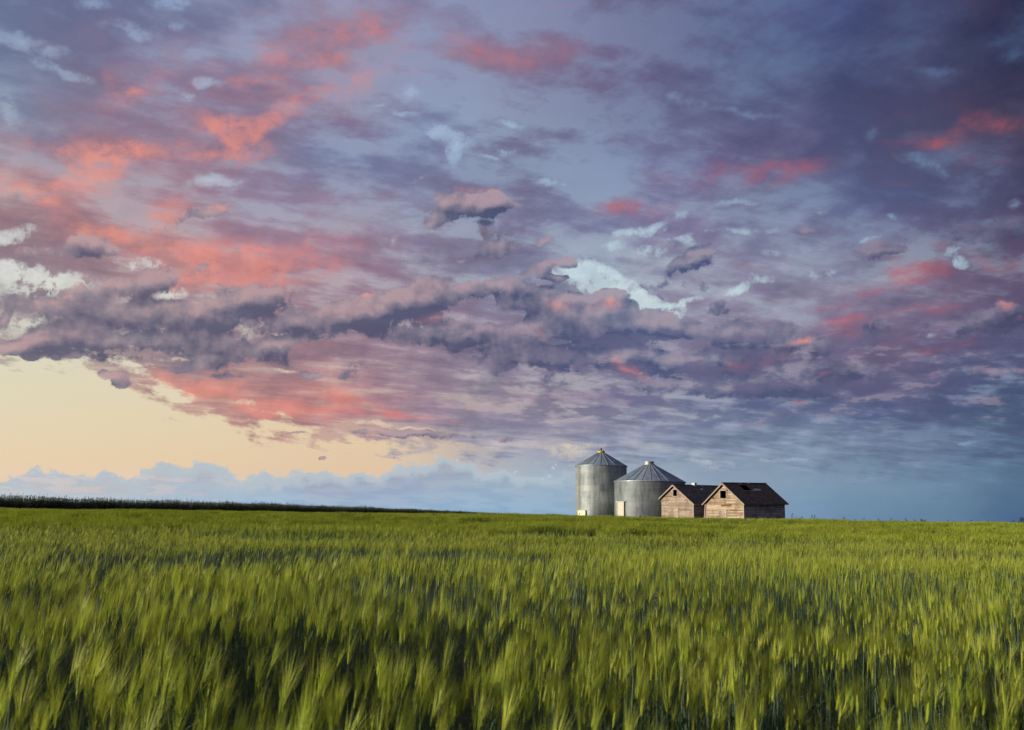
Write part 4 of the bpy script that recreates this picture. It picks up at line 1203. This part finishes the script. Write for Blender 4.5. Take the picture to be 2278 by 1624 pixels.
        for j in range(nv): edge(0, j, 0, j + 1); edge(nu, j, nu, j + 1)
        if holes and sgn == 1:
            for i in range(nu):
                for j in range(nv):
                    if hole(i, j):
                        for (di, dj, e) in ((-1, 0, (i, j, i, j + 1)), (1, 0, (i + 1, j, i + 1, j + 1)), (0, -1, (i, j, i + 1, j)), (0, 1, (i, j + 1, i + 1, j + 1))):
                            if not hole(i + di, j + dj): edge(*e)
        mb.add(vs, fs, False)
        # ragged ends of shingle courses sticking out at the eave
        rr = mb.build('roof', mats['roof'], t)
        if sgn == 1:
            ro = rr; PR = P_
    # barge boards along the front and back rakes
    for sgn in (1, -1):
        for y in (-of - .02, L_ + of + .02):
            A, B, C, Dp = roof_pts(sgn, y, y)
            lift = rise if y > 0 else 0
            mb = MB(); bar(mb, A + Vector((0, 0, -.07 + lift)), B + Vector((0, 0, -.07 + lift)), .15, .035); fin(mb, 'barge_board', mats['trim'])
    for sgn in (1, -1):
        A, B, C, Dp = roof_pts(sgn, -of, L_ + of)
        mb = MB(); bar(mb, B + Vector((.03 * sgn, 0, -.07)), C + Vector((.03 * sgn, 0, -.07)), .10, .03); fin(mb, 'fascia', mats.get('fascia', mats['trim']))
    mb = MB(); A, B, C, Dp = roof_pts(1, -of, L_ + of)
    bar(mb, A + Vector((.05, 0, .02)), Dp + Vector((.05, 0, .02)), .10, .03, Vector((.6, 0, .8))); bar(mb, A + Vector((-.05, 0, .02)), Dp + Vector((-.05, 0, .02)), .10, .03, Vector((-.6, 0, .8)))
    fin(mb, 'ridge_board', mats['roof'], ro)
    return t, ro, PR, dict(HE=HE, HA=HA, hw=hw, slope=slope, W=W_, L=L_, base=base)

TH = R(40)
# near (right) granary: bare lumber, dark brown roof with a hole
DR = 100.0
zE = z_px(2380, 1606, DR) + .0; zA = z_px(2311, 1546, DR + 2.2)
WR = (2380 - 2256) * DR / F_V / 1.4387 / math.cos(TH) * .935
LR = (2507 - 2380) * DR / F_V / 1.4387 / math.sin(TH) * .985
matsR = dict(front=M_woodR, side=M_woodS, trim=M_trim, roof=M_shR, pitch=.17, miss=.10, hole=(.34, .48, .07, .36, 0), fascia=M_green)
def win_of(W_, D, cornerpx, pxs, pys, base, th):
    k = D / F_V / 1.4387
    xs = [-(cornerpx - p) * k / math.cos(th) * 1.0 for p in pxs]
    zs = [z_px(sum(pxs) / 2, p, D + 2) - base for p in pys]
    return xs[0], xs[1], zs[1], zs[0]
cR = at_px(2380, DR); bR = float(gz(cR.x, cR.y)) - .12
w = win_of(WR, DR, 2380, (2311, 2329), (1570.5, 1594.5), bR, TH)
d = win_of(WR, DR, 2380, (2308, 2327), (1636, 1655), bR, TH)
tR, roR, PR, gR = granary('bare lumber granary with a hole in its brown shingle roof, rightmost of the four buildings', 2380, DR, WR, LR, TH, zE, zA, matsR, 5,
    w, (d[0], d[1], d[3]), rise=.22)
# rusty plank nailed above the door
k = win_of(WR, DR, 2380, (2313, 2344), (1615, 1621), bR, TH)
mb = MB(); mb.box(((k[0] + k[1]) / 2, -.065, (k[2] + k[3]) / 2), (k[1] - k[0], .035, k[3] - k[2])); o = mb.build('name_board', M_rust, tR)
# leaning loose corner board at the left
mb = MB(); bar(mb, (-WR - .25, -.16, .0), (-WR + .02, -.10, gR['HE'] - .05), .12, .03, Vector((1, 0, 0))); mb.build('loose_board', M_trim, tR)
# broken frame and pale board round the roof hole
mb = MB()
def rb(u0, v0, u1, v1, w_=.08): bar(mb, PR(u0, v0, .05), PR(u1, v1, .05), w_, .04)
rb(.31, .06, .31, .37); rb(.505, .06, .505, .37); rb(.305, .06, .51, .06); rb(.305, .37, .51, .37)
mb.build('hole_frame', M_trim, roR)
mb = MB()
mb.add([PR(.51, .26, .04), PR(.72, .30, .04), PR(.72, .36, .04), PR(.51, .37, .04), PR(.51, .26, .07), PR(.72, .30, .07), PR(.72, .36, .07), PR(.51, .37, .07)],
       [(0, 3, 2, 1), (4, 5, 6, 7), (0, 1, 5, 4), (1, 2, 6, 5), (2, 3, 7, 6), (3, 0, 4, 7)])
mb.build('patch_board', M_pale, roR)

# left granary, a little behind: pinkish boards, tin vent on the ridge
DL = 104.5
zE = z_px(2219, 1607, DL); zA = z_px(2159, 1551.5, DL + 2.0)
WL = (2219 - 2108) * DL / F_V / 1.4387 / math.cos(TH) * 1.05; LL = WL * 1.55
cL = at_px(2219, DL); bL = float(gz(cL.x, cL.y)) - .12
matsL = dict(front=M_woodL, side=M_woodS, trim=M_trim, roof=M_shL, pitch=.14, miss=.02)
w = win_of(WL, DL, 2219, (2158, 2170), (1567.5, 1587.5), bL, TH)
d = win_of(WL, DL, 2219, (2152.5, 2172), (1628, 1655), bL, TH)
tL, roL, PL, gL = granary('pinkish board granary with a tin vent on its ridge, beside the wide grain bin', 2219, DL, WL, LL, TH, zE, zA, matsL, 12, w, (d[0], d[1], d[3]), rise=.16)
mb = MB()
p = PL(.40, .04, .0); mb.box(p + Vector((0, 0, .16)), (.42, .42, .42)); mb.box(p + Vector((0, 0, .40)), (.50, .50, .05))
mb.build('vent', M_collar, roL)
mb = MB(); mb.add([PL(.33, .06, .035), PL(.50, .06, .035), PL(.53, .24, .035), PL(.40, .26, .035)], [(0, 1, 2, 3)])
mb.build('flashing', M_pale, roL)
# ------------------------------------------------------------------ weeds standing in the crop, far shrubs
def flat(name, c1, c2, trans=.2):
    return leafy(name, c1, c2, trans)
M_wst = flat('weed_stem', (.05, .08, .03, 1), (.07, .10, .04, 1))
M_wlf = flat('weed_leaf', (.020, .038, .014, 1), (.035, .055, .018, 1))
M_wdk = flat('weed_seed', (.030, .028, .012, 1), (.050, .040, .016, 1), .1)
M_yel = flat('mustard_petal', (.62, .60, .03, 1), (.78, .74, .06, 1), .3)
M_oat = flat('oat_spikelet', (.16, .20, .08, 1), (.26, .28, .13, 1), .35)
wr = random.Random(41)

def weed_branches(H, nb_, spread, lean):
    tops = []; d = Vector((lean, 0, 0))
    main = [Vector((0, 0, 0)) + d * (f ** 1.6) * H + Vector((0, 0, H * f)) for f in (0, .25, .5, .75, 1)]
    br = [main]
    for k in range(nb_):
        f = wr.uniform(.45, .92); i = int(f * 4); b = main[i].lerp(main[i + 1], f * 4 - i); a = wr.uniform(0, 6.28)
        L = H * spread * (1.1 - f * .6); e = b + Vector((math.cos(a) * L * .55, math.sin(a) * L * .55, L * .85))
        m_ = b.lerp(e, .5) + Vector((math.cos(a), math.sin(a), 0)) * L * .08
        br.append([b, m_, e])
    return br

def weed(name, H, nb_, spread, lean, part, pm_, nblob, size, x, y, label, cat, group=None, leaves=6):
    root = empty(name, (x, y, float(gz(x, y)) - .02), wr.uniform(-.5, .5))
    tag(root, label, cat, group)
    br = weed_branches(H, nb_, spread, lean)
    mb = MB()
    for i, b in enumerate(br): mb.tube(b, [.0065 * (1 - .7 * q / len(b)) * (1 if i == 0 else .6) * (1 + H * .4) for q in range(len(b))], 4)
    mb.build('stem', M_wst, root)
    mb = MB()
    for b in br:
        for q in range(max(1, nblob // len(br))):
            f = wr.uniform(.45, 1.0); i = min(len(b) - 2, int(f * (len(b) - 1))); p = b[i].lerp(b[i + 1], f * (len(b) - 1) - i)
            p = p + Vector((wr.uniform(-1, 1), wr.uniform(-1, 1), wr.uniform(-.6, 1))) * size * 1.3
            u = Vector((wr.uniform(-1, 1), wr.uniform(-1, 1), wr.uniform(-1, 1))).normalized(); v = u.cross(Vector((.3, .2, 1))).normalized()
            s_ = size * wr.uniform(.6, 1.3)
            mb.add([p - u * s_, p + v * s_ * .6, p + u * s_, p - v * s_ * .6], [(0, 1, 2, 3)])
    mb.build(part, pm_, root)
    mb = MB()
    for q in range(leaves):
        f = wr.uniform(.2, .8); b = br[0]; i = int(f * 4); p = b[i].lerp(b[i + 1], f * 4 - i); a = wr.uniform(0, 6.28); o = Vector((math.cos(a), math.sin(a), 0)); L = H * wr.uniform(.10, .18)
        t_ = Vector((-o.y, o.x, 0)); 
        mb.add([p, p + o * L * .5 + t_ * L * .22 + Vector((0, 0, L * .3)), p + o * L + Vector((0, 0, L * .15)), p + o * L * .5 - t_ * L * .22 + Vector((0, 0, L * .3))], [(0, 1, 2, 3)])
    mb.build('foliage', M_wlf, root)
    return root

def copy_tree(o, loc, rz, sc):
    c = o.copy(); col.objects.link(c); c.location = loc; c.rotation_euler = (0, 0, rz); c.scale = (sc, sc, sc)
    for ch in o.children:
        k = ch.copy(); col.objects.link(k); k.parent = c
    return c

def spot(px, D):
    p = at_px(px, D); return p.x, p.y

x, y = spot(2214, 24.5)
weed('mustard_plant', 1.18, 7, .32, .04, 'flower_head', M_yel, 60, .018, x, y, 'yellow flowering mustard plant standing above the barley below the granaries', 'mustard plant')
x, y = spot(2233, 24.0)
weed('mustard_plant', .98, 3, .22, .03, 'flower_head', M_yel, 14, .014, x, y, 'low yellow mustard sprig just right of the big flowering mustard plant', 'mustard plant')
for px, D, H, lab in ((2557, 27, 1.18, 'dark branched seed weed, leftmost of the weeds right of the granaries'),
                      (2601, 27, 1.05, 'short dark seed weed between two taller ones right of the granaries'),
                      (2646, 25, 1.15, 'thin dark seed weed with stacked pods, farthest right of the near weeds')):
    x, y = spot(px, D)
    weed('seed_weed', H, 5, .30, .03, 'seed_head', M_wdk, 26, .020, x, y, lab, 'weed')
# wild oats
def oat(px, D, H, lab, lean=.12):
    x, y = spot(px, D)
    root = empty('wild_oat', (x, y, float(gz(x, y)) - .02)); tag(root, lab, 'wild oat')
    main = [Vector((lean * (f ** 2) * H, 0, H * f)) for f in (0, .2, .4, .6, .8, 1)]
    mb = MB(); mb.tube(main, [.003, .003, .0026, .0022, .0018, .001], 4); mb.build('stem', M_wst, root)
    mb = MB()
    for k in range(26):
        f = wr.uniform(.62, .99); i = min(4, int(f * 5)); p = main[i].lerp(main[i + 1], f * 5 - i); a = wr.uniform(0, 6.28)
        L = .13 * (1.15 - f) * 2 + .02; e = p + Vector((math.cos(a) * L, math.sin(a) * L, L * .45)); g = e + Vector((.012, 0, -.03))
        mb.tube([p, e, g], .0007, 3)
        w = Vector((-math.sin(a), math.cos(a), 0)) * .004
        mb.add([g, g + w + Vector((0, 0, -.012)), g + Vector((.004, 0, -.032)), g - w + Vector((0, 0, -.012))], [(0, 1, 2, 3)])
    mb.build('panicle', M_oat, root)
oat(690, 10.5, 1.22, 'tall wild oat with a loose panicle in the barley at the left', .10)
oat(2030, 8.6, 1.02, 'curled grey green wild oat in the barley below the bins', .2)
oat(3215, 3.2, .98, 'wild oat blurred at the right edge of the foreground', .2)
# weeds along the far edge of the field
src = weed('field_weed', 1.22, 7, .30, .03, 'seed_head', M_wdk, 44, .042, *spot(2560, 88), 'dark weed poking above the barley on the skyline right of the granaries', 'weed', 'weeds along the far edge of the field right of the granaries', 8)
for px in (2535, 2549, 2566, 2598, 2606, 2618, 2668, 2700, 2712, 2734, 2762, 2811, 2846, 2852, 2898, 2926, 2950, 2982, 3031, 3050, 3105, 3106, 3142, 3160, 3198):
    D = wr.uniform(82, 104); x, y = spot(px, D); sc = wr.uniform(.86, 1.12)
    c = copy_tree(src, (x, y, float(gz(x, y)) - .02), wr.uniform(0, 6.28), sc)
src = weed('dark_weed', 1.2, 6, .30, .03, 'seed_head', M_wdk, 36, .032, *spot(1090, 60), 'small dark weed in the barley between the corn and the bins', 'weed', 'dark weeds in the barley left of the bins', 8)
for px in (1118, 1131, 1150, 1164, 1176, 1240, 1252, 1262, 1375, 1390, 1498, 1510):
    D = wr.uniform(48, 74); x, y = spot(px, D); sc = wr.uniform(.9, 1.05)
    copy_tree(src, (x, y, float(gz(x, y)) - .02), wr.uniform(0, 6.28), sc)
# green bush at the foot of the wide bin
for px, H, lab in ((2055, .75, 'small green bush at the foot of the wide grain bin'), (2468, .5, 'low tuft of weeds at the foot of the side wall of the rightmost granary'),):
    D = 105.2 if px < 2200 else 100.6
    x, y = spot(px, D); 
    root = empty('bush', (x, y, float(gz(x, y)) - .02)); tag(root, lab, 'bush')
    mb = MB(); st_ = MB()
    for k in range(9):
        a = wr.uniform(0, 6.28); e = Vector((math.cos(a) * H * .5, math.sin(a) * H * .5, H * wr.uniform(.7, 1)))
        st_.tube([(0, 0, 0), e * .5 + Vector((0, 0, .05)), e], [.02, .012, .005], 4)
        for q in range(26):
            p = e * wr.uniform(.35, 1.05) + Vector((wr.uniform(-1, 1), wr.uniform(-1, 1), wr.uniform(-1, 1))) * .10
            u = Vector((wr.uniform(-1, 1), wr.uniform(-1, 1), wr.uniform(-1, 1))).normalized(); v = u.cross(Vector((0, .2, 1))).normalized(); s_ = wr.uniform(.03, .06)
            mb.add([p - u * s_, p + v * s_ * .5, p + u * s_, p - v * s_ * .5], [(0, 1, 2, 3)])
    st_.build('stem', M_wst, root); mb.build('foliage', M_wlf, root)
# far trees on the skyline at the right
M_far = flat('far_foliage', (.020, .040, .028, 1), (.035, .055, .035, 1), .15)
M_bark = painted('bark', (.05, .04, .03, 1), (.09, .07, .05, 1), .9, 5)
def far_tree():
    root = empty('tree', (0, 0, 0)); H = 5.5
    mb = MB(); mb.tube([(0, 0, 0), (.1, 0, H * .3), (.15, .1, H * .6), (.1, 0, H * .85)], [.16, .12, .08, .03], 6)
    for k in range(6):
        a = k * 1.05 + .3; z = H * (.3 + .08 * k); mb.tube([(.1, 0, z), (math.cos(a) * .6, math.sin(a) * .6, z + .5), (math.cos(a) * 1.2, math.sin(a) * 1.2, z + .9)], [.06, .04, .015], 4)
    mb.build('trunk', M_bark, root)
    mb = MB()
    for c in range(34):
        a = wr.uniform(0, 6.28); f = wr.random(); r = 1.7 * math.sin(math.pi * (.15 + .8 * f)) * wr.uniform(.35, 1)
        cc = Vector((math.cos(a) * r, math.sin(a) * r, H * (.24 + .74 * f)))
        for q in range(46):
            p = cc + Vector((wr.gauss(0, .30), wr.gauss(0, .30), wr.gauss(0, .26)))
            u = Vector((wr.uniform(-1, 1), wr.uniform(-1, 1), wr.uniform(-1, 1))).normalized(); v = u.cross(Vector((.1, .2, 1))).normalized(); s_ = wr.uniform(.07, .15)
            mb.add([p - u * s_, p + v * s_ * .6, p + u * s_, p - v * s_ * .6], [(0, 1, 2, 3)])
    mb.build('crown', M_far, root)
    return root
src = far_tree()
TS = [(2898, 620, .85, 'tiny far tree alone on the skyline, leftmost of the far trees at the right'),
      (2948, 600, 1.0, 'tiny far tree on the skyline, left one of the close pair right of the granaries'),
      (2958, 640, .95, 'tiny far tree on the skyline, right one of the close pair right of the granaries'),
      (2982, 640, .75, 'tiny low far tree just right of the close pair on the skyline'),
      (3240, 520, .9, 'far tree on the skyline, second from the right edge'),
      (3268, 500, 1.25, 'largest far tree on the skyline at the right edge')]
for i, (px, D, sc, lab) in enumerate(TS):
    x, y = spot(px, D); loc = (x, y, float(gz(x, y)) - .1)
    if i == 0: o = src; o.location = loc; o.scale = (sc * .7, sc * .7, sc * .7)
    else: o = copy_tree(src, loc, i * 1.3, sc * .75)
    tag(o, lab, 'tree', 'far trees on the skyline at the right')
